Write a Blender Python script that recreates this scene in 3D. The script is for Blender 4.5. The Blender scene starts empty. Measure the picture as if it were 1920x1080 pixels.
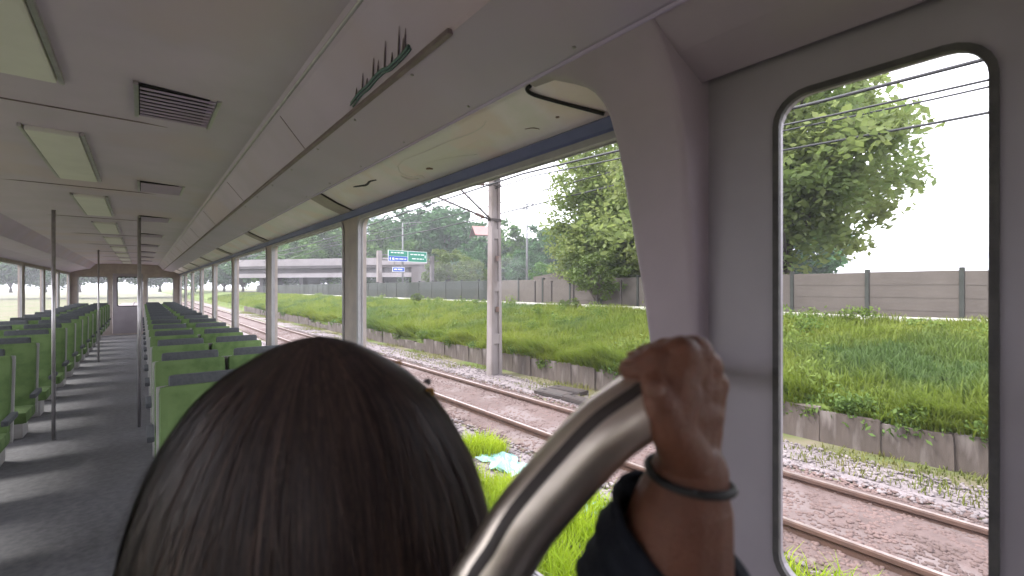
import bpy, bmesh, math, random
import numpy as np
from mathutils import Vector, Matrix, Quaternion
random.seed(7); rng = np.random.default_rng(7)
R = math.radians
sc = bpy.context.scene
COL = sc.collection

# ------------------------------------------------------------------ camera
CAMZ = 2.75
YAW = R(38.8)
FPX = 864.0
cam_d = bpy.data.cameras.new('camera'); cam = bpy.data.objects.new('camera', cam_d); COL.objects.link(cam)
cam.location = (0, 0, CAMZ); cam.rotation_euler = (R(90), 0, -YAW)
cam_d.sensor_width = 36; cam_d.lens = FPX / 1920 * 36
cam_d.clip_start = 0.02; cam_d.clip_end = 4000
cam_d.dof.use_dof = True; cam_d.dof.focus_distance = 14; cam_d.dof.aperture_fstop = 5.2
sc.camera = cam

# ------------------------------------------------------------------ world: pale overcast over a Nishita sky
SUN_DIR = Vector((-0.50, 0.42, 0.85)).normalized()          # towards the sun
w = bpy.data.worlds.new('World'); sc.world = w; w.use_nodes = True
nt = w.node_tree; nt.nodes.clear()
out = nt.nodes.new('ShaderNodeOutputWorld')
sky = nt.nodes.new('ShaderNodeTexSky'); sky.sky_type = 'NISHITA'; sky.sun_disc = False
sky.sun_elevation = math.asin(SUN_DIR.z); sky.sun_rotation = math.atan2(SUN_DIR.x, SUN_DIR.y)
sky.air_density = 1.0; sky.dust_density = 4.0; sky.ozone_density = 1.0
b1 = nt.nodes.new('ShaderNodeBackground'); b1.inputs[1].default_value = 0.10
nt.links.new(sky.outputs[0], b1.inputs[0])
tc = nt.nodes.new('ShaderNodeTexCoord'); nz = nt.nodes.new('ShaderNodeTexNoise')
nz.inputs['Scale'].default_value = 2.2; nz.inputs['Detail'].default_value = 5
nt.links.new(tc.outputs['Generated'], nz.inputs['Vector'])
cr = nt.nodes.new('ShaderNodeValToRGB')
cr.color_ramp.elements[0].position = 0.3; cr.color_ramp.elements[0].color = (0.86, 0.855, 0.96, 1)
cr.color_ramp.elements[1].position = 0.7; cr.color_ramp.elements[1].color = (0.985, 0.955, 1.04, 1)
nt.links.new(nz.outputs[0], cr.inputs[0])
b2 = nt.nodes.new('ShaderNodeBackground'); b2.inputs[1].default_value = 1.25
nt.links.new(cr.outputs[0], b2.inputs[0])
mx = nt.nodes.new('ShaderNodeMixShader'); mx.inputs[0].default_value = 0.85
nt.links.new(b1.outputs[0], mx.inputs[1]); nt.links.new(b2.outputs[0], mx.inputs[2])
nt.links.new(mx.outputs[0], out.inputs[0])

sun_d = bpy.data.lights.new('sun', 'SUN'); sun_d.energy = 1.5; sun_d.angle = R(14); sun_d.color = (1, 0.955, 0.90)
sun = bpy.data.objects.new('sun', sun_d); COL.objects.link(sun)
sun.rotation_euler = SUN_DIR.to_track_quat('Z', 'Y').to_euler()

vs = sc.view_settings
vs.view_transform = 'Standard'; vs.look = 'None'; vs.exposure = 2.1; vs.gamma = 1
sc.cycles.max_bounces = 10; sc.cycles.diffuse_bounces = 6; sc.cycles.transparent_max_bounces = 16
sc.cycles.use_denoising = True

# ------------------------------------------------------------------ placing helpers (metres; X to the window side, Y along the train)
SY, CY = math.sin(YAW), math.cos(YAW)
def cp(px, py, depth):                      # picture direction + distance -> real point
    a = (px - 960) / FPX * depth; h = (540 - py) / FPX * depth
    return Vector((a * CY + depth * SY, depth * CY - a * SY, CAMZ + h))
def on_x(px, py, X):
    a = (px - 960) / FPX; t = X / (SY + a * CY); return cp(px, py, t)
def on_z(px, py, z):
    t = (z - CAMZ) * FPX / (540 - py); return cp(px, py, t)

# ------------------------------------------------------------------ materials
MATS = {}
def mat(name, c1, c2=None, rough=0.7, scale=5.0, metal=0.0, bump=0.0, bscale=None, detail=6, lo=0.35, hi=0.65,
        coord='Object', stretch=(1, 1, 1), spec=0.4, c3=None, s3=1.0, sss=0.0, trans=0.0):
    if name in MATS: return MATS[name]
    m = bpy.data.materials.new(name); m.use_nodes = True; MATS[name] = m
    t = m.node_tree; p = t.nodes['Principled BSDF']
    p.inputs['Roughness'].default_value = rough; p.inputs['Metallic'].default_value = metal
    p.inputs['Specular IOR Level'].default_value = spec
    c1 = (*c1, 1); p.inputs['Base Color'].default_value = c1
    if sss:
        p.inputs['Subsurface Weight'].default_value = sss; p.inputs['Subsurface Scale'].default_value = 0.01
    if c2 is not None or bump:
        tcn = t.nodes.new('ShaderNodeTexCoord'); mp = t.nodes.new('ShaderNodeMapping')
        mp.inputs['Scale'].default_value = stretch
        t.links.new(tcn.outputs[coord], mp.inputs[0])
    if c2 is not None:
        n = t.nodes.new('ShaderNodeTexNoise'); n.inputs['Scale'].default_value = scale; n.inputs['Detail'].default_value = detail
        n.inputs['Roughness'].default_value = 0.6
        t.links.new(mp.outputs[0], n.inputs['Vector'])
        r = t.nodes.new('ShaderNodeValToRGB')
        r.color_ramp.elements[0].position = lo; r.color_ramp.elements[0].color = c1
        r.color_ramp.elements[1].position = hi; r.color_ramp.elements[1].color = (*c2, 1)
        t.links.new(n.outputs[0], r.inputs[0])
        colout = r.outputs[0]
        if c3 is not None:
            n3 = t.nodes.new('ShaderNodeTexNoise'); n3.inputs['Scale'].default_value = s3; n3.inputs['Detail'].default_value = 4
            t.links.new(mp.outputs[0], n3.inputs['Vector'])
            r3 = t.nodes.new('ShaderNodeValToRGB'); r3.color_ramp.elements[0].position = 0.5; r3.color_ramp.elements[1].position = 0.62
            t.links.new(n3.outputs[0], r3.inputs[0])
            mm = t.nodes.new('ShaderNodeMixRGB'); mm.inputs[2].default_value = (*c3, 1)
            t.links.new(r3.outputs[0], mm.inputs[0]); t.links.new(colout, mm.inputs[1]); colout = mm.outputs[0]
        t.links.new(colout, p.inputs['Base Color'])
        if trans:
            td = t.nodes.new('ShaderNodeBsdfTranslucent'); t.links.new(colout, td.inputs[0])
            ms = t.nodes.new('ShaderNodeMixShader'); ms.inputs[0].default_value = trans
            o = t.nodes['Material Output']
            t.links.new(p.outputs[0], ms.inputs[1]); t.links.new(td.outputs[0], ms.inputs[2]); t.links.new(ms.outputs[0], o.inputs[0])
    if bump:
        nb = t.nodes.new('ShaderNodeTexNoise'); nb.inputs['Scale'].default_value = bscale or scale * 4; nb.inputs['Detail'].default_value = 8
        t.links.new(mp.outputs[0], nb.inputs['Vector'])
        bn = t.nodes.new('ShaderNodeBump'); bn.inputs['Strength'].default_value = bump; bn.inputs['Distance'].default_value = 0.02
        t.links.new(nb.outputs[0], bn.inputs['Height']); t.links.new(bn.outputs[0], p.inputs['Normal'])
    return m

mat('lining', (0.42, 0.35, 0.39), (0.37, 0.315, 0.345), rough=0.55, scale=3, bump=0.04, bscale=90, c3=(0.38, 0.325, 0.335), s3=1.3)
mat('lining_tan', (0.425, 0.3655, 0.323), (0.34, 0.2932, 0.272), rough=0.55, scale=7, bump=0.05, bscale=60)
mat('soffit', (0.475, 0.41, 0.535), (0.42, 0.37, 0.47), rough=0.5, scale=2.5, bump=0.03, bscale=60, c3=(0.46, 0.375, 0.47), s3=1.1)
mat('ceiling', (0.56, 0.475, 0.60), (0.49, 0.425, 0.53), rough=0.5, scale=2, bump=0.03, bscale=40, c3=(0.54, 0.44, 0.51), s3=1.0)
mat('beige', (0.84, 0.745, 0.775), (0.75, 0.71, 0.68), rough=0.35, spec=.8, scale=2.6, bump=0.1, bscale=30, lo=0.42, hi=0.56, c3=(0.80, 0.67, 0.64), s3=4.0)
mat('band_blue', (0.14, 0.16, 0.30), (0.115, 0.135, 0.25), rough=0.5, scale=6)
mat('frame_grey', (0.391, 0.3825, 0.391), (0.323, 0.3145, 0.323), rough=0.4, scale=12)
mat('rubber', (0.0142, 0.0142, 0.01562), (0.02485, 0.02485, 0.02485), rough=0.6, scale=30)
mat('seal', (0.055, 0.052, 0.054), (0.10, 0.095, 0.09), rough=0.7, scale=14, bump=0.2, bscale=80)
mat('alu', (0.495, 0.477, 0.486), (0.405, 0.387, 0.396), rough=0.35, metal=0.7, scale=20)
mat('chrome', (0.74, 0.66, 0.57), (0.66, 0.58, 0.50), rough=0.36, metal=1.0, scale=40, bump=0.02, bscale=160)
mat('painted_reflection', (0.045, 0.035, 0.033), (0.06, 0.048, 0.045), rough=0.5, scale=30)  # dark tone for the reflection painted along the grab rail
mat('floor', (0.128, 0.128, 0.136), (0.08, 0.08, 0.088), rough=0.55, scale=20, bump=0.05)
mat('door_grey', (0.3444, 0.3157, 0.3444), (0.3034, 0.2747, 0.2993), rough=0.4, scale=3, bump=0.02, bscale=80)
mat('outer_skin', (0.4, 0.4, 0.416), (0.32, 0.32, 0.336), rough=0.35, scale=4)
mat('seat_green', (0.095, 0.15, 0.05), (0.065, 0.115, 0.035), rough=0.9, scale=22, bump=0.3, bscale=400, c3=(0.11, 0.17, 0.06), s3=6)
mat('seat_trim', (0.05, 0.055, 0.06), (0.07, 0.075, 0.08), rough=0.8, scale=50, bump=0.2, bscale=300)
mat('seat_shell', (0.336, 0.328, 0.32), (0.288, 0.28, 0.272), rough=0.5, scale=9)
mat('teal', (0.12, 0.21, 0.205), (0.16, 0.22, 0.20), rough=0.6, scale=12)
mat('dark_print', (0.17, 0.13, 0.14), (0.23, 0.18, 0.19), rough=0.6, scale=12)
mat('brown_stain', (0.1562, 0.0923, 0.0639), (0.2272, 0.142, 0.0994), rough=0.8, scale=20)
mat('peel_white', (0.75, 0.7, 0.66), (0.66, 0.62, 0.58), rough=0.7, scale=20)
mat('diffuser', (0.72, 0.71, 0.68), (0.66, 0.65, 0.62), rough=0.5, scale=5)
mat('hair', (0.04, 0.03, 0.03), (0.05, 0.037, 0.036), rough=0.75, scale=20, spec=.15)
mat('hair_strand', (0.05, 0.037, 0.036), rough=0.5, spec=.3)
mat('skin', (0.195, 0.08, 0.047), (0.12, 0.048, 0.03), rough=0.5, scale=30, bump=0.25, bscale=420, sss=0.08, lo=.3, hi=.75)
mat('nail', (0.24, 0.125, 0.09), (0.2, 0.105, 0.075), rough=0.3, scale=10)
mat('navy_cloth', (0.009, 0.0117, 0.0198), (0.018, 0.0216, 0.0306), rough=0.9, scale=30, bump=0.3, bscale=260)
mat('shirt_dark', (0.0142, 0.01278, 0.0142), (0.0213, 0.01988, 0.0213), rough=0.9, scale=40, bump=0.2, bscale=300)
mat('trouser', (0.0213, 0.02485, 0.0355), (0.0284, 0.03195, 0.0426), rough=0.9, scale=40)
mat('clip_yellow', (0.42, 0.22, 0.02), (0.36, 0.18, 0.02), rough=0.5, scale=20)
mat('clip_grey', (0.1775, 0.1633, 0.1704), (0.142, 0.1278, 0.1349), rough=0.4, scale=20)

mat('earth', (0.142, 0.1207, 0.0852), (0.0923, 0.0923, 0.0426), rough=0.95, scale=0.9, bump=0.6, bscale=6, c3=(0.071, 0.0994, 0.0213), s3=0.35)
mat('pale_gravel', (0.213, 0.181, 0.1882), (0.142, 0.1207, 0.1242), rough=0.95, scale=7, bump=0.8, bscale=28)
mat('ballast', (0.13, 0.092, 0.086), (0.095, 0.068, 0.064), rough=0.95, scale=6, bump=0.9, bscale=24, c3=(0.16, 0.13, 0.127), s3=0.9)
mat('stone_pale', (0.2343, 0.2023, 0.2059), (0.1491, 0.1278, 0.1313), rough=0.9, scale=1.7, detail=2)
mat('stone_rust', (0.15, 0.102, 0.094), (0.10, 0.07, 0.065), rough=0.9, scale=1.7, detail=2)
mat('rail_steel', (0.1065, 0.06035, 0.04615), (0.071, 0.0426, 0.0355), rough=0.75, scale=5, bump=0.2, bscale=60)
mat('rail_head', (0.4, 0.336, 0.32), (0.304, 0.24, 0.224), rough=0.4, metal=0.6, scale=10)
mat('sleeper', (0.1704, 0.1349, 0.1207), (0.1207, 0.0923, 0.08165), rough=0.95, scale=8, bump=0.5, bscale=40)
mat('grass', (0.13, 0.185, 0.024), (0.20, 0.24, 0.038), rough=0.8, scale=0.55, trans=0.5, c3=(0.085, 0.14, 0.038), s3=0.28, detail=3)
mat('grass_near', (0.25, 0.37, 0.012), (0.34, 0.43, 0.02), rough=0.8, scale=0.9, trans=0.45)
mat('grass_dry', (0.1704, 0.1633, 0.0426), (0.1136, 0.142, 0.0284), rough=0.85, scale=1.2, trans=0.35)
mat('weed', (0.06, 0.12, 0.025), (0.12, 0.175, 0.03), rough=0.7, scale=0.8, trans=0.35)
mat('weed_light', (0.09, 0.155, 0.025), (0.15, 0.205, 0.035), rough=0.7, scale=0.6, trans=0.4)
mat('bank_soil', (0.11, 0.15, 0.03), (0.085, 0.12, 0.024), rough=0.95, scale=0.8, bump=0.3, bscale=9)
mat('old_concrete', (0.11, 0.08875, 0.0781), (0.05325, 0.0426, 0.03692), rough=0.95, scale=3.0, stretch=(1, 1, 0.18), bump=0.5, bscale=20, c3=(0.1775, 0.1526, 0.142), s3=3.5)
mat('mast_concrete', (0.2414, 0.213, 0.2094), (0.1917, 0.1668, 0.1598), rough=0.9, scale=2.0, stretch=(1, 1, 0.3), bump=0.25, bscale=20, c3=(0.142, 0.1172, 0.1065), s3=1.3)
mat('dark_iron', (0.0355, 0.03195, 0.03195), (0.0568, 0.0426, 0.03905), rough=0.6, scale=9)
mat('cable', (0.03, 0.03, 0.035), rough=0.6)
mat('insulator', (0.1136, 0.0639, 0.0497), (0.0852, 0.0497, 0.0426), rough=0.3, scale=9)
mat('barrier', (0.036, 0.041, 0.036), (0.026, 0.031, 0.027), rough=0.9, scale=0.7, bump=0.2, bscale=14, c3=(0.05, 0.05, 0.043), s3=0.5)
mat('barrier_beige', (0.105, 0.09, 0.08), (0.08, 0.068, 0.06), rough=0.9, scale=0.8, bump=0.2, bscale=14)
mat('barrier_post', (0.04, 0.043, 0.038), (0.032, 0.036, 0.032), rough=0.9, scale=3)
mat('kerb', (0.595, 0.578, 0.544), (0.442, 0.425, 0.391), rough=0.9, scale=3)
mat('asphalt', (0.0426, 0.0426, 0.0426), (0.03195, 0.03195, 0.03337), rough=0.9, scale=30, bump=0.2)
mat('line_white', (0.75, 0.75, 0.73), (0.6, 0.6, 0.58), rough=0.8, scale=8)
mat('bridge', (0.12, 0.106, 0.108), (0.09, 0.08, 0.082), rough=0.9, scale=0.5, bump=0.1, bscale=6)
mat('parapet', (0.27, 0.245, 0.25), (0.22, 0.20, 0.205), rough=0.9, scale=0.5, bump=0.1, bscale=6)
mat('sign_green', (0, 0.1846, 0.1065), (0, 0.1633, 0.0994), rough=0.45, scale=0.5)
mat('sign_blue', (0.0142, 0.071, 0.3905), (0.0142, 0.06035, 0.3408), rough=0.45, scale=0.5)
mat('sign_white', (0.72, 0.738, 0.738), (0.648, 0.675, 0.675), rough=0.5, scale=2)
mat('sign_back', (0.1278, 0.1278, 0.1278), (0.0994, 0.0994, 0.0994), rough=0.6, scale=2)
mat('galv', (0.16, 0.165, 0.17), (0.13, 0.135, 0.14), rough=0.6, metal=0.2, scale=5)
mat('bark', (0.0923, 0.07455, 0.0568), (0.0568, 0.04615, 0.0355), rough=0.95, scale=5, stretch=(1, 1, 0.3), bump=0.8, bscale=12)
mat('leaf_far', (0.045, 0.115, 0.018), (0.09, 0.175, 0.03), rough=0.7, scale=0.16, trans=0.3, detail=3)
mat('leaf_dark', (0.027, 0.088, 0.024), (0.05, 0.13, 0.034), rough=0.7, scale=0.16, trans=0.3, detail=3)
mat('leaf_light', (0.071, 0.1136, 0.0213), (0.1065, 0.1455, 0.03195), rough=0.65, scale=0.3, trans=0.35, detail=3)
mat('leaf_near', (0.14, 0.205, 0.06), (0.25, 0.295, 0.095), rough=0.6, scale=0.45, trans=0.55, detail=3)
mat('plastic_cyan', (0.2556, 0.5112, 0.4828), (0.4402, 0.5964, 0.5822), rough=0.4, scale=6, trans=0.25)
mat('roof_pink', (0.3195, 0.1562, 0.142), (0.2698, 0.1278, 0.1207), rough=0.8, scale=1)
mat('house_wall', (0.3905, 0.355, 0.3195), (0.3195, 0.2982, 0.2698), rough=0.9, scale=0.7)
mat('tower_wall', (0.3195, 0.3408, 0.355), (0.284, 0.3053, 0.3195), rough=0.8, scale=0.2)
mat('tower_glass', (0.071, 0.0923, 0.1136), (0.0994, 0.1207, 0.142), rough=0.15, scale=0.1)

def glass_mat():
    m = bpy.data.materials.new('pane_glass'); m.use_nodes = True; t = m.node_tree; t.nodes.clear()
    o = t.nodes.new('ShaderNodeOutputMaterial'); tr = t.nodes.new('ShaderNodeBsdfTransparent'); gl = t.nodes.new('ShaderNodeBsdfGlossy')
    tr.inputs[0].default_value = (0.97, 0.98, 0.975, 1); gl.inputs['Roughness'].default_value = 0.03
    fr = t.nodes.new('ShaderNodeFresnel'); fr.inputs[0].default_value = 1.30
    mu = t.nodes.new('ShaderNodeMath'); mu.operation = 'MULTIPLY'; mu.inputs[1].default_value = 0.035
    t.links.new(fr.outputs[0], mu.inputs[0])
    ms = t.nodes.new('ShaderNodeMixShader'); t.links.new(mu.outputs[0], ms.inputs[0])
    t.links.new(tr.outputs[0], ms.inputs[1]); t.links.new(gl.outputs[0], ms.inputs[2]); t.links.new(ms.outputs[0], o.inputs[0])
    df = t.nodes.new('ShaderNodeBsdfDiffuse'); df.inputs[0].default_value = (.5, .48, .45, 1); tcg = t.nodes.new('ShaderNodeTexCoord'); ng = t.nodes.new('ShaderNodeTexNoise')
    ng.inputs['Scale'].default_value = 3.5; ng.inputs['Detail'].default_value = 9; t.links.new(tcg.outputs['Object'], ng.inputs[0])
    mr = t.nodes.new('ShaderNodeMapRange'); mr.inputs[1].default_value = .42; mr.inputs[2].default_value = .8; mr.inputs[3].default_value = 0.0; mr.inputs[4].default_value = .05; t.links.new(ng.outputs[0], mr.inputs[0])
    m2 = t.nodes.new('ShaderNodeMixShader'); t.links.new(mr.outputs[0], m2.inputs[0]); t.links.new(ms.outputs[0], m2.inputs[1]); t.links.new(df.outputs[0], m2.inputs[2]); t.links.new(m2.outputs[0], o.inputs[0])
    MATS['glass'] = m
glass_mat()

# ------------------------------------------------------------------ object helpers
def link(o, parent=None, label=None, cat=None, group=None, kind=None):
    COL.objects.link(o)
    if parent is not None: o.parent = parent; o.matrix_parent_inverse = parent.matrix_world.inverted() if False else Matrix.Translation(-parent.location)
    if label: o['label'] = label
    if cat: o['category'] = cat
    if group: o['group'] = group
    if kind: o['kind'] = kind
    return o
def empty(name, loc, **k):
    o = bpy.data.objects.new(name, None); o.location = loc; o.empty_display_size = 0.1
    return link(o, **k)
def meshobj(name, verts, faces, m, smooth=False, **k):
    me = bpy.data.meshes.new(name); me.from_pydata([tuple(v) for v in verts], [], faces); me.update()
    me.materials.append(MATS[m] if isinstance(m, str) else m)
    if smooth: me.polygons.foreach_set('use_smooth', [True] * len(me.polygons))
    o = bpy.data.objects.new(name, me); return link(o, **k)
def bmobj(name, bm, m, smooth=False, **k):
    bmesh.ops.recalc_face_normals(bm, faces=bm.faces)
    me = bpy.data.meshes.new(name); bm.to_mesh(me); bm.free()
    me.materials.append(MATS[m])
    if smooth: me.polygons.foreach_set('use_smooth', [True] * len(me.polygons))
    o = bpy.data.objects.new(name, me); return link(o, **k)
def bx(bm, c, s, rot=None, bev=0.0):
    g = bmesh.ops.create_cube(bm, size=1.0); vsx = g['verts']
    M = Matrix.Translation(Vector(c)) @ (rot.to_matrix().to_4x4() if rot is not None else Matrix()) @ Matrix.Diagonal((*s, 1))
    bmesh.ops.transform(bm, matrix=M, verts=vsx)
    if bev:
        es = list({e for v in vsx for e in v.link_edges})
        bmesh.ops.bevel(bm, geom=es, offset=bev, segments=2, affect='EDGES', profile=0.7)
def box(name, c, s, m, rot=None, bev=0.0, **k):
    bm = bmesh.new(); bx(bm, c, s, rot, bev); return bmobj(name, bm, m, **k)
def catmull(pts, n):
    P = [Vector(p) for p in pts]; P = [2 * P[0] - P[1]] + P + [2 * P[-1] - P[-2]]; o = []
    for i in range(1, len(P) - 2):
        for j in range(n):
            t = j / n; a, b, c, d = P[i - 1], P[i], P[i + 1], P[i + 2]
            o.append(0.5 * ((2 * b) + (c - a) * t + (2 * a - 5 * b + 4 * c - d) * t * t + (3 * b - a - 3 * c + d) * t ** 3))
    o.append(P[-2]); return o
def tube_data(path, rad, seg=10, cap=True):
    path = [Vector(p) for p in path]; n = len(path)
    rs = rad if isinstance(rad, (list, tuple)) else [rad] * n
    vs_, fs = [], []; up = None
    for i, p in enumerate(path):
        t = (path[min(i + 1, n - 1)] - path[max(i - 1, 0)]).normalized()
        if up is None:
            up = Vector((0, 0, 1)) if abs(t.z) < 0.9 else Vector((1, 0, 0))
        u = (up - t * up.dot(t)).normalized(); v = t.cross(u); up = u
        for k in range(seg):
            a = 2 * math.pi * k / seg; vs_.append(p + (u * math.cos(a) + v * math.sin(a)) * rs[i])
    for i in range(n - 1):
        for k in range(seg):
            a = i * seg + k; b = i * seg + (k + 1) % seg; fs.append((a, b, b + seg, a + seg))
    if cap: fs.append(tuple(range(seg))[::-1]); fs.append(tuple((n - 1) * seg + k for k in range(seg)))
    return vs_, fs
def tube(name, path, rad, m, seg=10, **k):
    v, f = tube_data(path, rad, seg); return meshobj(name, v, f, m, smooth=True, **k)
def join(datas):
    V, F = [], []
    for v, f in datas:
        o = len(V); V += list(v); F += [tuple(i + o for i in q) for q in f]
    return V, F
def prism(name, poly, extr, m, **k):          # poly: 3D points in a plane, extr: vector
    n = len(poly); P = [Vector(p) for p in poly]; e = Vector(extr)
    V = P + [p + e for p in P]
    F = [tuple(range(n))[::-1], tuple(range(n, 2 * n))] + [(i, (i + 1) % n, n + (i + 1) % n, n + i) for i in range(n)]
    bm = bmesh.new(); bv = [bm.verts.new(v) for v in V]
    for f in F: bm.faces.new([bv[i] for i in f])
    return bmobj(name, bm, m, **k)
def rrect(a0, a1, b0, b1, r, n=6):
    pts = []
    rs = r if isinstance(r, (list, tuple)) else [r] * 4
    for (ca, cb, a, rr) in ((a1 - rs[0], b1 - rs[0], 0, rs[0]), (a0 + rs[1], b1 - rs[1], 90, rs[1]), (a0 + rs[2], b0 + rs[2], 180, rs[2]), (a1 - rs[3], b0 + rs[3], 270, rs[3])):
        for i in range(n + 1):
            t = R(a + 90 * i / n); pts.append((ca + rr * math.cos(t), cb + rr * math.sin(t)))
    return pts
def holed(name, outer, holes, place, thick, m, **k):
    """a flat sheet with openings: 2-D loops, place(a,b,d) -> 3-D point, thick = depth behind the face"""
    bm = bmesh.new(); es = []
    for loop in [outer] + holes:
        vv = [bm.verts.new((p[0], p[1], 0)) for p in loop]
        es += [bm.edges.new((vv[i], vv[(i + 1) % len(vv)])) for i in range(len(vv))]
    bmesh.ops.triangle_fill(bm, use_beauty=True, use_dissolve=False, edges=es)
    ex = bmesh.ops.extrude_face_region(bm, geom=list(bm.faces))
    for e in ex['geom']:
        if isinstance(e, bmesh.types.BMVert): e.co.z = thick
    for v in bm.verts: v.co = place(v.co.x, v.co.y, v.co.z)
    return bmobj(name, bm, m, **k)
def ring(name, o2, i2, place, thick, m, **k):
    return holed(name, o2, [i2], place, thick, m, **k)
def quads(name, C, U, Vv, m, **k):            # many leaf quads at once (numpy)
    n = len(C); co = np.empty((n, 4, 3), np.float32)
    co[:, 0] = C - U - Vv * .2; co[:, 1] = C + U * .15 - Vv; co[:, 2] = C + U + Vv * .2; co[:, 3] = C - U * .15 + Vv
    return npmesh(name, co.reshape(-1, 3), np.arange(n * 4).reshape(n, 4), m, **k)
def npmesh(name, co, faces, m, obj=True, **k):
    me = bpy.data.meshes.new(name); nv = len(co); nf, fl = faces.shape
    me.vertices.add(nv); me.vertices.foreach_set('co', np.ascontiguousarray(co, np.float32).ravel())
    me.loops.add(nf * fl); me.loops.foreach_set('vertex_index', np.ascontiguousarray(faces, np.int32).ravel())
    me.polygons.add(nf); me.polygons.foreach_set('loop_start', np.arange(0, nf * fl, fl, dtype=np.int32))
    me.update(calc_edges=True); me.validate()
    me.materials.append(MATS[m] if isinstance(m, str) else m)
    if not obj: return me
    o = bpy.data.objects.new(name, me); return link(o, **k)

# ================================================================== GROUND
def bank_z(x):      # cross-section of the lineside (x = distance from the carriage, metres)
    pts = [(-60, 0), (5.0, 0.0), (8.6, 0.08), (9.22, 0.10), (9.30, 0.70), (11.0, 1.18), (13.5, 1.62), (15.6, 1.80), (30, 1.80), (60, 2.0), (3000, 2.0)]
    for (a, za), (b, zb) in zip(pts, pts[1:]):
        if x <= b: return za + (zb - za) * (x - a) / (b - a)
    return pts[-1][1]
xs = [-2500, -300, -60, -10, 1, 2, 3, 4, 5, 6, 7, 8, 8.6, 9.22, 9.3, 9.8, 10.4, 11, 11.8, 12.6, 13.5, 14.5, 15.6, 20, 30, 60, 300, 2500]
ys = [-2500, -300, -60, -20] + list(np.arange(-10, 60, 1.0)) + [70, 90, 120, 300, 2500]
V, F = [], []
for i, x in enumerate(xs):
    for j, y in enumerate(ys):
        z = bank_z(x)
        if 9.5 < x < 15 and -20 < y < 70: z += -.03 + 0.025 * math.sin(y * .9 + x) * math.sin(y * .37 + 2 * x) + random.uniform(-.012, .012)
        V.append((x, y, z))
ny = len(ys)
for i in range(len(xs) - 1):
    for j in range(ny - 1):
        a = i * ny + j; F.append((a, a + ny, a + ny + 1, a + 1))
g = meshobj('ground', V, F, 'earth', smooth=True, kind='structure', label='earth ground with the lineside bank')
g.data.materials.append(MATS['bank_soil'])
for p in g.data.polygons:
    if p.center.x > 9.25 and p.center.x < 15.6: p.material_index = 1

def strip(name, x0, x1, y0, y1, z, m, nx=8, nyy=80, amp=0.02, **k):
    V, F = [], []
    for i in range(nx + 1):
        for j in range(nyy + 1):
            e = 0 if 0 < i < nx else -0.05
            x = x0 + (x1 - x0) * i / nx + (random.uniform(-.12, .12) if i in (0, nx) else 0)
            V.append((x, y0 + (y1 - y0) * j / nyy, z + e + random.uniform(-amp, amp) + bank_z(x)))
    for i in range(nx):
        for j in range(nyy):
            a = i * (nyy + 1) + j; F.append((a, a + nyy + 1, a + nyy + 2, a + 1))
    return meshobj(name, V, F, m, smooth=True, **k)
strip('gravel_path', 3.5, 5.0, -30, 110, 0.03, 'pale_gravel', kind='structure', label='pale gravel path beside the track')
strip('ballast_bed', 4.9, 7.75, -30, 110, 0.025, 'ballast', amp=.008, kind='structure', label='rust brown ballast bed under the rails')
strip('gravel_verge', 7.65, 8.7, -30, 110, 0.02, 'pale_gravel', kind='structure', label='pale gravel verge beyond the far rail')
strip('own_track_bed', -3.0, 1.9, -30, 110, 0.03, 'pale_gravel', kind='structure', label='grey gravel bed under the carriage')
strip('road', 17.4, 26, -60, 200, 0.02, 'asphalt', nx=4, amp=0.0, kind='structure', label='asphalt road behind the barrier wall')

# loose stones (nobody could count them)
def stones(name, n, x0, x1, y0, y1, z, smin, smax, m, label, dens=None):
    base = []
    for _ in range(1):
        ph = (1 + 5 ** .5) / 2
        v = np.array([(-1, ph, 0), (1, ph, 0), (-1, -ph, 0), (1, -ph, 0), (0, -1, ph), (0, 1, ph), (0, -1, -ph), (0, 1, -ph), (ph, 0, -1), (ph, 0, 1), (-ph, 0, -1), (-ph, 0, 1)], float)
        v /= np.linalg.norm(v[0])
        f = np.array([(0, 11, 5), (0, 5, 1), (0, 1, 7), (0, 7, 10), (0, 10, 11), (1, 5, 9), (5, 11, 4), (11, 10, 2), (10, 7, 6), (7, 1, 8), (3, 9, 4), (3, 4, 2), (3, 2, 6), (3, 6, 8), (3, 8, 9), (4, 9, 5), (2, 4, 11), (6, 2, 10), (8, 6, 7), (9, 8, 1)])
    yy = y0 + (y1 - y0) * rng.random(n) ** 1.6
    xx = rng.uniform(x0, x1, n); s = rng.uniform(smin, smax, n)
    co = np.empty((n, 12, 3)); co[:] = v[None]
    co *= rng.uniform(.7, 1.25, (n, 12, 1)); co *= (s[:, None, None] * np.stack([rng.uniform(.8, 1.4, n), rng.uniform(.8, 1.4, n), rng.uniform(.5, .9, n)], 1)[:, None, :])
    co[:, :, 0] += xx[:, None]; co[:, :, 1] += yy[:, None]
    zz = np.array([bank_z(a) for a in xx]) + z; co[:, :, 2] += zz[:, None]
    fa = (f[None] + (np.arange(n) * 12)[:, None, None]).reshape(-1, 3)
    npmesh(name, co.reshape(-1, 3), fa, m, kind='stuff', label=label)
stones('ballast_stones', 20000, 4.95, 7.7, -1, 34, 0.02, 0.014, 0.034, 'stone_rust', 'rust brown ballast stones between the rails')
stones('pale_gravel_stones', 6500, 3.5, 5.1, -1, 26, 0.035, 0.012, 0.034, 'stone_pale', 'pale gravel stones beside the near rail')
stones('verge_gravel_stones', 5000, 7.5, 8.7, -1, 34, 0.03, 0.012, 0.035, 'stone_pale', 'pale gravel stones beyond the far rail')

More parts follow.
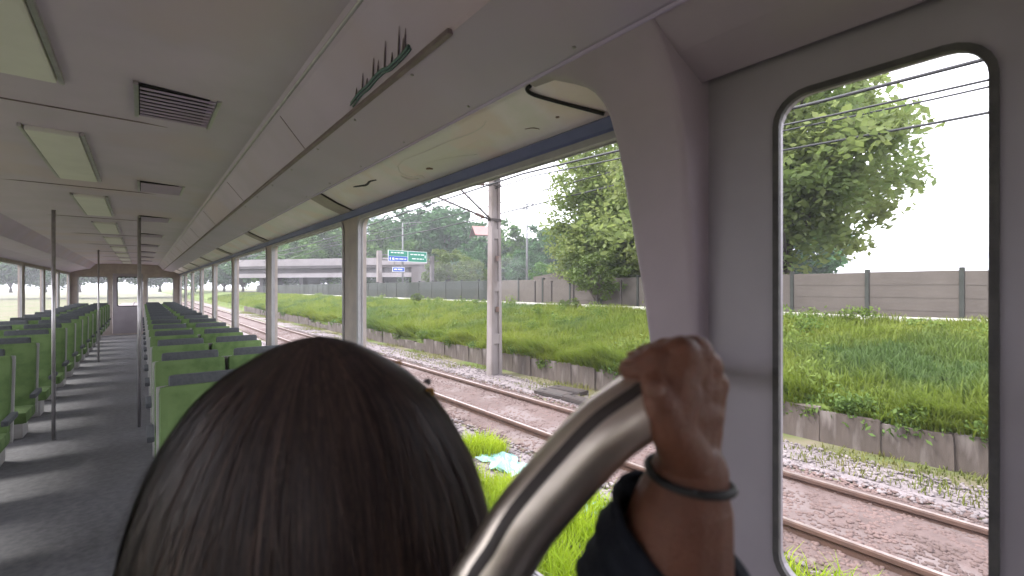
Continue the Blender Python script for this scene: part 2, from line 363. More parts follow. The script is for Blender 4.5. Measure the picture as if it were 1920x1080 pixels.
# ================================================================== TRACK
track = empty('railway_track', (6.33, 10, 0.0), label='rusty railway track running past outside the carriage window', cat='railway track')
prof = [(-.07, 0), (.07, 0), (.07, .012), (.012, .03), (.012, .115), (.036, .128), (.036, .16), (.026, .172), (-.026, .172), (-.036, .16), (-.036, .128), (-.012, .115), (-.012, .03), (-.07, .012)]
for X in (5.61, 7.05):
    r_ = prism('rail', [(X + a, -30, -.035 + b * 1.235) for a, b in prof], (0, 150, 0), 'rail_steel', parent=track)
    box('rail_head', (X, 45, .1786), (.048, 150, .003), 'rail_head', parent=r_)
bm = bmesh.new(); bx(bm, (0, 0, 0), (2.5, .24, .16), bev=.015)
sl = bpy.data.meshes.new('sleeper'); bm.to_mesh(sl); bm.free(); sl.materials.append(MATS['sleeper'])
for i in range(110):
    o = bpy.data.objects.new('sleeper', sl); o.location = (6.33 + random.uniform(-.02, .02), -6 + i * .65, -0.052 + random.uniform(-.008, .010)); o.rotation_euler = (0, 0, random.uniform(-.012, .012))
    link(o, parent=track)
# rail clips
bm = bmesh.new(); bx(bm, (0, 0, 0), (.075, .09, .03), bev=.008); bx(bm, (0, 0, .022), (.03, .03, .03))
ckm = bpy.data.meshes.new('rail_clip'); bm.to_mesh(ckm); bm.free(); ckm.materials.append(MATS['rail_steel'])
for i in range(10, 60):
    for X in (5.61, 7.05):
        for sg in (-1, 1):
            o = bpy.data.objects.new('rail_clip', ckm); o.location = (X + sg * .085, -6 + i * .65, -.005); link(o, parent=track)

own = empty('railway_track', (-.35, 10, 0.0), label='railway track under the carriage itself', cat='railway track')
for X in (-1.07, .37):
    r_ = prism('rail', [(X + a, -30, -.035 + b * 1.235) for a, b in prof], (0, 150, 0), 'rail_steel', parent=own)
    box('rail_head', (X, 45, .1786), (.048, 150, .003), 'rail_head', parent=r_)
for i in range(90):
    o = bpy.data.objects.new('sleeper', sl); o.location = (-.35, 5 + i * .65, -.03); link(o, parent=own)
# concrete trough lids lying on the verge
for k, (px, py, rz) in enumerate(((1038, 738, 4), (1092, 752, -3), (1065, 733, 9))):
    p = on_z(px, py, .14); bm = bmesh.new(); bx(bm, (0, 0, 0), (.42, .95, .10), bev=.012); bx(bm, (0, .0, .052), (.34, .8, .012)); bx(bm, (0, .3, .06), (.04, .1, .02))
    o = bmobj('trough_lid', bm, 'dark_iron', label=['dark flat trough lid lying nearest the concrete mast', 'dark flat trough lid lying rightmost beside the far rail', 'dark trough lid lying at the back against the low wall'][k], cat='trough lid', group='trough lids on the verge')
    o.location = (p.x, p.y, bank_z(p.x) + .075 + .0 * k); o.rotation_euler = (0, R((-3, 4, 2)[k]), R(rz))

# ================================================================== LOW RETAINING WALL of upright concrete slabs
rw = empty('retaining_wall', (9.2, 10, 0.05), label='low weathered concrete slab wall holding up the grass bank', cat='retaining wall')
slabs = []
for k in range(4):
    bm = bmesh.new(); bx(bm, (0, 0, .3), (.12, .84, .60), bev=.012)
    for v in bm.verts: v.co += Vector((random.uniform(-.012, .012), random.uniform(-.012, .012), random.uniform(-.02, .02)))
    me = bpy.data.meshes.new('slab'); bm.to_mesh(me); bm.free(); me.materials.append(MATS['old_concrete']); slabs.append(me)
y = -6.0
while y < 60:
    o = bpy.data.objects.new('slab', random.choice(slabs)); hs = random.uniform(.92, 1.06)
    if 17 < y < 19.5 or 30 < y < 34: hs *= random.uniform(.5, .8)
    o.scale = (1, 1, hs); o.location = (9.2 + random.uniform(-.03, .03), y, .05); o.rotation_euler = (random.uniform(-.012, .012), random.uniform(-.04, .03), random.uniform(-.02, .02))
    link(o, parent=rw); y += .845

# ================================================================== GRASS (stuff)
def grass(name, n, x0, x1, y0, y1, h0, h1, wd, m, label, zf=bank_z, lean=(0, 0), ypow=1.0, keep=None, clump=0.6):
    yy = y0 + (y1 - y0) * rng.random(n) ** ypow; xx = rng.uniform(x0, x1, n)
    if keep is not None:
        kk = keep(xx, yy); xx, yy = xx[kk], yy[kk]; n = len(xx)
    big = (np.sin(xx * 1.7 + yy * .6) * np.sin(yy * 1.1 - xx * .8) + np.sin(yy * 2.9 + xx * 2.3) * .5) * .5
    big2 = np.sin(xx * 5.3 + 1.7 * np.sin(yy * 2.1)) * np.sin(yy * 4.7 + 1.3 * np.sin(xx * 3.1))
    h = rng.uniform(h0, h1, n) * np.clip(1 + clump * big + .35 * clump * big2, .25, 2.2)
    az = rng.uniform(0, 2 * math.pi, n); ln = rng.uniform(.15, .75, n) * h
    dx = np.cos(az) * ln + lean[0] * h; dy = np.sin(az) * ln + lean[1] * h
    z0 = np.array([zf(a) for a in xx]) - .03
    sx = -np.sin(az) * wd * rng.uniform(.6, 1.3, n); sy = np.cos(az) * wd * rng.uniform(.6, 1.3, n)
    B = np.stack([xx, yy, z0], 1); W = np.stack([sx, sy, np.zeros(n)], 1)
    M1 = B + np.stack([dx * .35, dy * .35, h * .62], 1); T = B + np.stack([dx, dy, h * rng.uniform(.8, 1.0, n)], 1)
    co = np.stack([B - W, B + W, M1 + W * .75, M1 - W * .75, T], 1)
    i = np.arange(n)[:, None] * 5
    fa = np.concatenate([i + [0, 1, 2], i + [0, 2, 3], i + [3, 2, 4]], 0)
    return npmesh(name, co.reshape(-1, 3), fa, m, kind='stuff', label=label)
grass('bank_grass', 210000, 9.25, 15.7, -4, 100, .13, .33, .014, 'grass', 'tall green grass covering the bank', ypow=1.9)
grass('bank_edge_grass', 30000, 9.16, 9.7, -4, 55, .20, .46, .012, 'grass', 'grass hanging over the low concrete wall', lean=(-.8, 0), ypow=1.4, clump=1.1, zf=lambda x: .62 if x < 9.35 else bank_z(x))
grass('verge_grass', 22000, 7.85, 9.15, -3, 60, .05, .17, .009, 'grass_dry', 'yellow green grass patches at the foot of the wall', ypow=1.4, keep=lambda x, y: (np.sin(y * .8 + 1.0) + np.sin(y * 1.7 + x * 2)) > -.35)
grass('lineside_grass', 26000, 1.9, 3.75, .3, 16, .16, .46, .007, 'grass_near', 'bright green grass growing beside the carriage', ypow=1.3, clump=.9)
grass('trackside_grass', 9000, 3.6, 5.0, .3, 5.2, .14, .36, .007, 'grass_near', 'bright grass below the grab rail reaching the near rail', keep=lambda x, y: (x - 3.6) < 1.55 - .32 * np.maximum(0, y - 2.2) + .25 * np.sin(y * 3.1))
tp = on_z(908, 848, 0)
grass('grass_tuft', 1600, tp.x - .45, tp.x + .35, tp.y - .45, tp.y + .45, .16, .36, .007, 'grass_near', 'lone tuft of grass on the pale gravel path', keep=lambda x, y: (x - tp.x) ** 2 + (y - tp.y) ** 2 < .17)

# leafy weeds hanging over the wall and in clumps on the bank
def weeds(name, spots, nlf, leaf, m, label):
    Cs = []
    for (x, y, z, r_) in spots:
        k = int(nlf * rng.uniform(.6, 1.3)); d = rng.normal(size=(k, 3)); d /= np.linalg.norm(d, axis=1)[:, None]
        Cs.append(np.array([x, y, z]) + d * r_ * rng.uniform(.3, 1.1, (k, 1)) * np.array([.8, 1.3, .8]))
    C = np.concatenate(Cs); k = len(C); U = rng.normal(size=(k, 3)); U[:, 2] -= .5; U /= np.linalg.norm(U, axis=1)[:, None]
    Vv = np.cross(U, rng.normal(size=(k, 3))); Vv /= np.linalg.norm(Vv, axis=1)[:, None]; sz = leaf * rng.uniform(.5, 1.4, (k, 1))
    quads(name, C, U * sz, Vv * sz * .45, m, kind='stuff', label=label)
sp_ = []
for i in range(170):
    y = -3 + 55 * rng.random() ** 1.3
    if math.sin(y * .9) + math.sin(y * 2.3 + 1) > -.7: sp_.append((9.18 + rng.uniform(-.08, .25), y, rng.uniform(.48, .86), rng.uniform(.12, .30)))
weeds('wall_weeds', sp_, 90, .045, 'weed', 'leafy weeds hanging over the low concrete wall')
sp_ = []
for i in range(150):
    x = rng.uniform(9.6, 15.3); y = -3 + 60 * rng.random() ** 1.4; sp_.append((x, y, bank_z(x) + rng.uniform(.15, .38), rng.uniform(.18, .42)))
weeds('bank_weeds', sp_, 110, .05, 'weed_light', 'clumps of broad-leaved weeds among the bank grass')

# ================================================================== CONCRETE MAST + overhead wires
pb = on_z(927, 702, .1); MX, MYY = pb.x, pb.y
mast = empty('catenary_mast', (MX, MYY, .05), label='tall weathered concrete mast carrying overhead wires beyond the tracks', cat='mast')
# two tapering flanges with a recessed web between, cross ribs in the web
def tap(x0, x1, y0, y1, tx=.62):
    bm = bmesh.new(); b = [(x0, y0), (x1, y0), (x1, y1), (x0, y1)]; zz = [(.0, 1.0), (9.2, tx)]
    L = [[bm.verts.new((MX + a * s, MYY + c * s, z + .05)) for a, c in b] for z, s in zz]
    bm.faces.new(L[0][::-1]); bm.faces.new(L[1])
    for i in range(4): bm.faces.new((L[0][i], L[0][(i + 1) % 4], L[1][(i + 1) % 4], L[1][i]))
    return bm
bmobj('flange', tap(-.21, -.10, -.13, .13), 'mast_concrete', parent=mast)
bmobj('flange', tap(.10, .21, -.13, .13), 'mast_concrete', parent=mast)
bmobj('web', tap(-.098, .098, -.05, .07), 'mast_concrete', parent=mast)
for z in (1.15, 2.75, 4.35):
    s = 1 - .38 * z / 9.2
    box('cross_rib', (MX, MYY - .085 * s, z + .05), (.196 * s, .065 * s, .30), 'mast_concrete', parent=mast)
for z in (2.05, 3.6):
    s = 1 - .38 * z / 9.2
    box('clamp_plate', (MX + .02, MYY - .135 * s, z + .05), (.13 * s, .02, .16), 'insulator', parent=mast)
for z in (4.78, 5.85, 6.0):
    s = 1 - .38 * z / 9.2
    box('band_clamp', (MX, MYY, z + .05), (.45 * s, .30 * s, .07), 'dark_iron', parent=mast)
zb = 4.80
tips = []
def bracket(dy, z0, X1, z1, nm='bracket_tube', rad=.028):
    tube(nm, [(MX - .14, MYY + dy, z0), (X1, MYY + dy, z1)], rad, 'dark_iron', seg=8, parent=mast)
bracket(0, 4.82, 6.35, 5.32); bracket(-.02, 4.83, 7.0, 5.75); bracket(0.0, 5.9, 6.2, 5.70, 'stay_tube', .016); bracket(.02, 6.02, 6.6, 5.86, 'stay_tube', .014)
for (z0, X1, z1) in ((4.82, 6.35, 5.32), (5.9, 6.2, 5.70)):
    a = Vector((MX - .14, MYY, z0)); b = Vector((X1, MYY, z1)); d = (b - a).normalized(); c = a + d * .28
    pth, rd = [], []
    for k in range(9): pth.append(c + d * .035 * k); rd.append(.032 if k % 2 else .058)
    tube('insulator', pth, rd, 'insulator', seg=10, parent=mast)
def wire(X, z, y0, y1, sag, rad, label, n=24, span=40):
    P = []
    for i in range(n + 1):
        y = y0 + (y1 - y0) * i / n; u = ((y - MYY) / span) % 1.0
        P.append((X, y, z - 4 * sag * u * (1 - u)))
    v, f = tube_data(P, rad, 6); meshobj('overhead_wire', v, f, 'cable', smooth=True, label=label, cat='wire', group='overhead wires')
wire(6.33, 5.32, -40, 130, .02, .009, 'thin contact wire hanging lowest over the track')
wire(6.33, 5.86, -40, 130, .42, .010, 'sagging messenger wire above the contact wire')
wire(8.05, 5.93, -40, 130, .5, .026, 'thick feeder cable clamped to the top of the concrete mast')
wire(8.45, 5.98, -40, 130, .75, .017, 'upper feeder cable on the road side of the mast')
wire(16.2, 8.05, -40, 130, .5, .028, 'roadside cable strung higher of two between mast and right tree')
wire(16.2, 7.42, -40, 130, .5, .036, 'roadside cable strung lower of two between mast and right tree')

# ================================================================== BARRIER WALL with road behind
bar = empty('barrier_wall', (16.6, 20, 1.8), label='long grey green barrier wall of panels above the grass bank', cat='barrier wall')
pm = {}
for nm in ('barrier', 'barrier_beige'):
    bm = bmesh.new(); bx(bm, (0, 0, .72), (.10, 1.90, 1.44), bev=.012)
    for zz in (.36, .72, 1.08): bx(bm, (-.052, 0, zz), (.012, 1.86, .035))
    me = bpy.data.meshes.new('panel'); bm.to_mesh(me); bm.free(); me.materials.append(MATS[nm]); pm[nm] = me
bm = bmesh.new(); bx(bm, (0, 0, .76), (.16, .10, 1.52), bev=.01); pom = bpy.data.meshes.new('post'); bm.to_mesh(pom); bm.free(); pom.materials.append(MATS['barrier_post'])
y = -24.0
while y < 96:
    o = bpy.data.objects.new('panel', pm['barrier'] if y > 21 else pm['barrier_beige']); o.location = (16.6 + random.uniform(-.008, .008), y + 1, 1.79); link(o, parent=bar)
    o.scale = (1, 1, .98 + random.uniform(-.01, .01))
    o = bpy.data.objects.new('post', pom); o.location = (16.6, y, 1.77); link(o, parent=bar); y += 2.0
kr = empty('kerb', (15.75, 20, 1.78), label='pale kerb line along the crest of the grass bank', cat='kerb')
bm = bmesh.new(); bx(bm, (0, 0, .09), (.22, .985, .2), bev=.02); km = bpy.data.meshes.new('kerb_stone'); bm.to_mesh(km); bm.free(); km.materials.append(MATS['kerb'])
for i in range(70):
    o = bpy.data.objects.new('kerb_stone', km); o.location = (15.75, -8 + i * 1.0, 1.80 + random.uniform(-.01, .01)); o.rotation_euler = (0, 0, random.uniform(-.01, .01)); link(o, parent=kr)
# thin dark fence posts on the kerb line
for k, px in enumerate((1034, 1075, 1119, 1164, 1003)):
    p = on_x(px, 560, 15.95)
    bm = bmesh.new(); bx(bm, (0, 0, .62), (.07, .07, 1.28), bev=.008); bx(bm, (0, 0, 1.28), (.10, .10, .04)); bx(bm, (0, 0, .02), (.16, .16, .03))
    o = bmobj('fence_post', bm, 'dark_iron', label=['slim dark post left of the two plain posts by the beige wall', 'slim dark post in the middle in front of the beige wall', 'slim dark post below the crown of the right tree', 'slim dark post furthest right under the tree', 'slim dark post furthest left, nearest the mast'][k], cat='post', group='slim dark posts on the kerb')
    o.location = (p.x, p.y, 1.80)
# beige ramp wall rising behind the barrier at the right
rl = [(1000, 519), (1030, 514), (1056, 507), (1078, 507), (1098, 518), (1112, 530), (1150, 532)]
P = [on_x(px, py, 17.3) for px, py in rl]; poly = [(p.x, p.y, p.z) for p in P] + [(17.3, P[-1].y, 1.7), (17.3, P[0].y, 1.7)]
prism('ramp_wall', poly, (.35, 0, 0), 'barrier_beige', label='beige concrete wall with a humped top behind the barrier', cat='wall')

# ================================================================== TREES
def tube_np(path, rad, seg): return tube_data(path, rad, seg)
def tree_meshes(seed, h, cr, trunk_h, ncl, nlf, leaf, tr=.2, flat=.8, droop=0.):
    rs = np.random.default_rng(seed); rr = random.Random(seed)
    cz = trunk_h + (h - trunk_h) * .5; rz = (h - trunk_h) * .5
    cl = []
    while len(cl) < ncl:
        d = rs.normal(size=3); d /= np.linalg.norm(d); rad = rs.uniform(.35, 1.0) ** .6
        lump = 1 + .22 * math.sin(3 * math.atan2(d[1], d[0]) + seed) + .16 * math.sin(5 * d[2] + seed * 2)
        p = d * rad * lump * np.array([cr, cr, rz]); p[2] += cz
        if p[2] > trunk_h * .8: cl.append((p, rs.uniform(.12, .26) * cr))
    datas = []
    top = Vector((rr.uniform(-.3, .3), rr.uniform(-.3, .3), cz + rz * .3))
    tp_ = catmull([(0, 0, -.2), (rr.uniform(-.1, .1), rr.uniform(-.1, .1), trunk_h * .6), (rr.uniform(-.2, .2), rr.uniform(-.2, .2), trunk_h * 1.2), tuple(top)], 4)
    n = len(tp_); datas.append(tube_np(tp_, [tr * (1 - .75 * i / (n - 1)) * (1.35 if i == 0 else 1) for i in range(n)], 8))
    for k in range(min(ncl, 26)):
        p, r_ = cl[k]; q = tp_[rr.randint(n // 3, n - 2)]; e = Vector(p); mid = (q + e) / 2 + Vector((0, 0, .12 * (e - q).length))
        datas.append(tube_np(catmull([q, mid, e], 3), [tr * .34, tr * .28, tr * .24, tr * .2, tr * .15, tr * .1, tr * .05], 5))
    tv, tf = join(datas)
    C = []
    for p, r_ in cl:
        m = int(nlf * rs.uniform(.6, 1.3)); d = rs.normal(size=(m, 3)); d /= np.linalg.norm(d, axis=1)[:, None]
        C.append(p + d * (r_ * rs.uniform(.2, 1.25, (m, 1)) ** .8) * np.array([1.15, 1.15, flat]))
    C = np.concatenate(C); m = len(C)
    U = rs.normal(size=(m, 3)); U[:, 2] *= .6; U /= np.linalg.norm(U, axis=1)[:, None]
    Wn = rs.normal(size=(m, 3)); Vv = np.cross(U, Wn); Vv /= np.linalg.norm(Vv, axis=1)[:, None]
    s = leaf * rs.uniform(.55, 1.3, (m, 1)); U *= s; Vv *= s * .5
    if droop: C[:, 2] -= droop * rs.random(m) * .5
    return (tv, tf), (C, U, Vv)
VAR = {}
def tree(name, loc, rz, scale, var, label, leafm, group=None, cat='tree'):
    if (var, leafm) not in VAR:
        (tv, tf), (C, U, Vv) = tree_meshes(*VARS[var])
        tm = bpy.data.meshes.new('trunk'); tm.from_pydata([tuple(v) for v in tv], [], tf); tm.materials.append(MATS['bark'])
        n = len(C); co = np.empty((n, 4, 3), np.float32)
        co[:, 0] = C - U; co[:, 1] = C - Vv; co[:, 2] = C + U; co[:, 3] = C + Vv
        cm = npmesh('crown', co.reshape(-1, 3), np.arange(n * 4).reshape(n, 4), leafm, obj=False)
        VAR[(var, leafm)] = (tm, cm)
    tm, cm = VAR[(var, leafm)]
    e = empty(name, (0, 0, 0), label=label, cat=cat, group=group)
    for nm, me in (('trunk', tm), ('crown', cm)):
        o = bpy.data.objects.new(nm, me); COL.objects.link(o); o.parent = e
    e.location = loc; e.rotation_euler = (0, 0, rz); e.scale = (scale, scale, scale)
    return e
#        seed h   cr  trunk ncl nlf leaf  tr
VARS = {'A': (11, 16, 6.8, 1.8, 170, 85, .50, .35), 'B': (23, 15, 6.2, 1.4, 160, 85, .50, .32), 'C': (37, 17, 7.4, 1.6, 180, 85, .52, .38),
        'S': (41, 7, 3.1, 1.0, 60, 70, .21, .14), 'N': (59, 10.5, 4.4, 1.5, 230, 170, .15, .17), 'M': (67, 9.0, 3.6, 1.8, 170, 140, .14, .14)}
far = [  # px, top py, depth, variant, material, scale fudge
    (676, 452, 98, 'B', 'leaf_far', 'light crowned tree at the left edge of the window, before the high-rise'),
    (722, 436, 104, 'A', 'leaf_far', 'tree behind the slim lamp post above the green road sign'),
    (752, 409, 110, 'C', 'leaf_dark', 'tall dark tree directly behind the lamp arm'),
    (792, 399, 106, 'A', 'leaf_dark', 'tallest dark tree of the far wood, right of the lamp post'),
    (832, 400, 100, 'C', 'leaf_dark', 'broad dark tree between the road sign and the pink roof'),
    (866, 410, 108, 'B', 'leaf_dark', 'dark tree just left of the pink roof'),
    (908, 446, 92, 'B', 'leaf_dark', 'dark tree in front of the pink roof, behind the mast'),
    (956, 432, 95, 'A', 'leaf_far', 'dark tree just right of the concrete mast'),
    (1000, 446, 100, 'B', 'leaf_far', 'dark tree behind the slim pole with the crossbar'),
    (1036, 431, 93, 'C', 'leaf_dark', 'dark tree next to the bright right tree'),
    (1082, 425, 90, 'A', 'leaf_dark', 'dark tree showing behind the bright right tree'),
    (640, 425, 100, 'A', 'leaf_dark', 'dark tree behind the left window pillar'),
    (598, 415, 95, 'C', 'leaf_far', 'dark tree seen through the far window, right one'),
    (550, 428, 105, 'B', 'leaf_dark', 'dark tree seen through the far window, left one'),
    (490, 415, 110, 'A', 'leaf_dark', 'tall dark tree near the end of the carriage windows'),
    (420, 430, 120, 'C', 'leaf_far', 'tree beyond the far end of the carriage windows'),
    (1140, 420, 80, 'B', 'leaf_dark', 'dark tree hidden behind the bright tree on the right'),
    (1215, 410, 70, 'C', 'leaf_far', 'dark tree behind the grey window pillar'),
    (1300, 400, 62, 'A', 'leaf_dark', 'dark tree seen at the left edge of the door window'),
    (1400, 390, 58, 'C', 'leaf_far', 'dark tree at the back of the door window'),
    (1510, 400, 56, 'B', 'leaf_dark', 'dark tree at the right of the door window'),
    (365, 440, 130, 'A', 'leaf_far', 'tree far ahead, just right of where the rails vanish'),
    (300, 432, 140, 'C', 'leaf_dark', 'broad dark tree far ahead where the rails vanish'),
    (215, 428, 125, 'B', 'leaf_far', 'tree far ahead, just left of where the rails vanish'),
    (150, 440, 118, 'A', 'leaf_dark', 'dark tree through the opposite windows, furthest along the carriage'),
    (85, 430, 124, 'C', 'leaf_far', 'tree through the opposite windows, middle of three'),
    (20, 436, 118, 'B', 'leaf_dark', 'dark tree through the opposite windows, at the left picture edge'),
    (-40, 430, 112, 'A', 'leaf_far', 'tree just outside the left picture edge'),
    (455, 420, 116, 'B', 'leaf_dark', 'dark tree seen through the farthest side windows'),
    (525, 455, 90, 'A', 'leaf_far', 'green tree low in the far side window'),
    (575, 450, 88, 'B', 'leaf_far', 'green tree in front of the wood in the far side window'),
    (772, 452, 98, 'B', 'leaf_far', 'green tree rising above the end of the green road sign'),
    (880, 470, 84, 'A', 'leaf_dark', 'lower dark tree beneath the pink roof'),
    (985, 470, 80, 'B', 'leaf_dark', 'lower dark tree right of the mast')]
for i, (px, py, d, v, lm, lab) in enumerate(far):
    p = cp(px, 540, d); top = cp(px, py, d).z; H = VARS[v][1]
    tree('woodland_tree', (p.x, p.y, 1.8), random.uniform(0, 6.28), (top - 1.8) / H, v, lab, lm, group='dark trees of the far wood')
for px, py, d, lab in ((842, 462, 62, 'small light green tree left of the concrete mast'), (884, 478, 58, 'light green bush tree leaning next to the mast'), (818, 486, 64, 'small light tree at the end of the overpass'),
                       (1020, 488, 52, 'small bush tree behind the beige wall')):
    p = cp(px, 540, d); top = cp(px, py, d).z
    tree('small_tree', (p.x, p.y, 1.75), random.uniform(0, 6.28), (top - 1.75) / 7.0, 'S', lab, 'leaf_light' if px < 900 and px > 810 else 'leaf_far', group='small trees before the wood')
for px, X, sc_, v, lab in ((1150, 18.6, .66, 'N', 'bright green leafy tree standing by the barrier, left of the grey pillar'), (1243, 19.5, 1.02, 'N', 'tall bright tree rising beside the grey window pillar'),
                           (1345, 19.0, 1.08, 'N', 'bright leafy tree seen through the door window'), (1470, 20.5, 1.2, 'M', 'slim light tree at the right of the door window'), (1300, 22, 1.1, 'M', 'slim tree standing behind the grey pillar')):
    p = on_x(px, 560, X)
    tree('roadside_tree', (p.x, p.y, 1.75), random.uniform(0, 6.28), sc_, v, lab, 'leaf_near', group='bright trees along the barrier')
# young sapling with thin stem on the bank side
p = on_x(1120, 560, 16.1)
tree('sapling', (p.x, p.y, 1.75), 1.0, .42, 'S', 'thin young tree with yellow green leaves by the slim posts', 'leaf_light')
p = on_x(1058, 575, 15.2)
tree('bush', (p.x, p.y, 1.55), 2.0, .10, 'S', 'low yellow green bush on the crest of the bank', 'leaf_light', cat='bush')
p = on_x(780, 562, 14.6)
tree('bush', (p.x, p.y, 1.6), 0.5, .12, 'S', 'low rounded bush at the left on the bank crest', 'leaf_light', cat='bush')

# ================================================================== OVERPASS, SIGN GANTRY, LAMPS, BUILDINGS
fo = empty('overpass', tuple(cp(740, 540, 78)), label='pale concrete road overpass behind the green sign', cat='bridge')
A = cp(470, 540, 84); B = cp(818, 540, 76); dr = (B - A); dr.z = 0; Ln = dr.length; dr.normalize(); ang = math.atan2(dr.y, dr.x); q = Quaternion((0, 0, 1), ang); nrm = Vector((-dr.y, dr.x, 0))
def fob(name, u0, u1, z0, z1, d0, d1, m='bridge', **k):
    c = A + dr * ((u0 + u1) / 2) + nrm * ((d0 + d1) / 2); return box(name, (c.x, c.y, (z0 + z1) / 2), (u1 - u0, abs(d1 - d0), z1 - z0), m, rot=q, parent=fo, **k)
fob('deck', 0, Ln, 6.05, 6.45, -4, 4)
fob('parapet', 0, Ln, 6.452, 7.6, -4.1, -3.85, m='parapet'); fob('parapet', 0, Ln, 6.452, 7.45, 3.85, 4.1)
fob('girder', 0, Ln - 1, 5.2, 6.047, -3.2, -2.6); fob('girder', 0, Ln - 1, 5.2, 6.047, -.3, .3); fob('girder', 0, Ln - 1, 5.2, 6.047, 2.6, 3.2)
fob('edge_beam', 0, Ln - 2.2, 4.5, 5.195, -4.0, -3.3, m='parapet')
for u in (4, 12, 20, 27): fob('pier', u, u + .7, 1.7, 5.195, -2.4, 2.4)
fob('abutment', Ln - 2.4, Ln + .3, 1.7, 6.04, -4.3, 4.3)

ga = empty('sign_gantry', tuple(on_z(711, 556, 1.8)), label='concrete post gantry carrying the green direction sign', cat='gantry')
gp = cp(711, 540, 55); gq = cp(810, 540, 60); gd = gq - gp; gd.z = 0; gl = gd.length; gd.normalize(); gang = Quaternion((0, 0, 1), math.atan2(gd.y, gd.x)); gn = Vector((gd.y, -gd.x, 0))
if gn.dot(Vector((SY, CY, 0))) > 0: gn = -gn
box('post', (gp.x, gp.y, 4.5), (.5, .5, 5.4), 'mast_concrete', rot=gang, bev=.04, parent=ga)
box('post', (gq.x, gq.y, 4.35), (.45, .45, 5.1), 'bridge', rot=gang, bev=.04, parent=ga)
for z in (6.15, 6.75): c = gp + gd * gl / 2; box('beam', (c.x, c.y, z), (gl, .14, .14), 'sign_back', rot=gang, parent=ga)
for k in range(9):
    c = gp + gd * gl * (k + .5) / 9; box('lattice_bar', (c.x, c.y, 6.45), (.05, .05, .5), 'sign_back', rot=gang, parent=ga)
def sign_at(name, u0, u1, z0, z1, label, marks, border=True):
    o0 = gp + gn * .22; c = o0 + gd * (u0 + u1) / 2
    e = empty(name, (c.x, c.y, z0), label=label, cat='road sign')
    def rect(nm, a0, a1, b0, b1, d, th, m):
        cc = o0 + gd * (a0 + a1) / 2 + gn * d; return box(nm, (cc.x, cc.y, (b0 + b1) / 2), (a1 - a0, th, b1 - b0), m, rot=gang, parent=e)
    rect('backing', u0, u1, z0, z1, 0, .06, 'sign_white')
    for (nm, a0, a1, b0, b1, lev, m) in marks: rect(nm, a0, a1, b0, b1, .034 + lev * .008, .008, m)
    return e
u0 = gl * .14; u1 = gl * .875; W_ = u1 - u0; z0, z1 = 6.0, 7.35
mk = [('green_face', u0 + .05, u0 + W_ * .485, z0 + (z1 - z0) * .48, z1 - .05, 0, 'sign_green'), ('blue_face', u0 + .05, u0 + W_ * .485, z0 + .05, z0 + (z1 - z0) * .46, 0, 'sign_blue'), ('green_face', u0 + W_ * .5, u1 - .05, z0 + .05, z1 - .05, 0, 'sign_green')]
def line(a0, a1, zc, hh=.12):      # a row of word-like strokes, unreadable in the photograph
    a = a0
    while a < a1 - .1:
        l = random.uniform(.25, .6); l = min(l, a1 - a); mk.append(('lettering', a, a + l, zc - hh / 2, zc + hh / 2, 1, 'sign_white')); a += l + .12
line(u0 + .35, u0 + W_ * .40, z1 - .28); line(u0 + W_ * .56, u1 - .3, z1 - .40); line(u0 + W_ * .60, u1 - .5, z0 + .42); line(u0 + .95, u0 + W_ * .45, z0 + .32)
mk += [('arrow', u0 + .22, u0 + .34, z0 + .16, z0 + .46, 1, 'sign_white'), ('emblem', u0 + .55, u0 + .80, z0 + .18, z0 + .44, 1, 'sign_white'), ('arrow', u1 - .32, u1 - .22, z0 + .55, z0 + .9, 1, 'sign_white')]
sign_at('road_sign', u0, u1, z0, z1, 'large green direction sign with a blue panel on the gantry', mk)
mk = [('blue_face', gl * .22 + .04, gl * .44 - .04, 4.79, 5.26, 0, 'sign_blue')]; line(gl * .22 + .2, gl * .44 - .2, 5.03, .14)
bs = sign_at('road_sign', gl * .22, gl * .44, 4.75, 5.3, 'small blue sign hanging below the large green sign', mk)
for a in (.26, .40):
    c = gp + gd * gl * a + gn * .1; box('hanger', (c.x, c.y, 5.6), (.06, .06, .95), 'sign_back', rot=gang, parent=bs)
pbx = cp(672, 523, 52)
bm = bmesh.new(); bx(bm, (pbx.x, pbx.y, 3.0), (.1, 1.3, 1.3), rot=gang, bev=.03); bx(bm, (pbx.x, pbx.y, 2.1), (.08, .08, .8)); bmobj('notice_board', bm, 'sign_white', label='small white board at the foot of the left lamp post', cat='board')

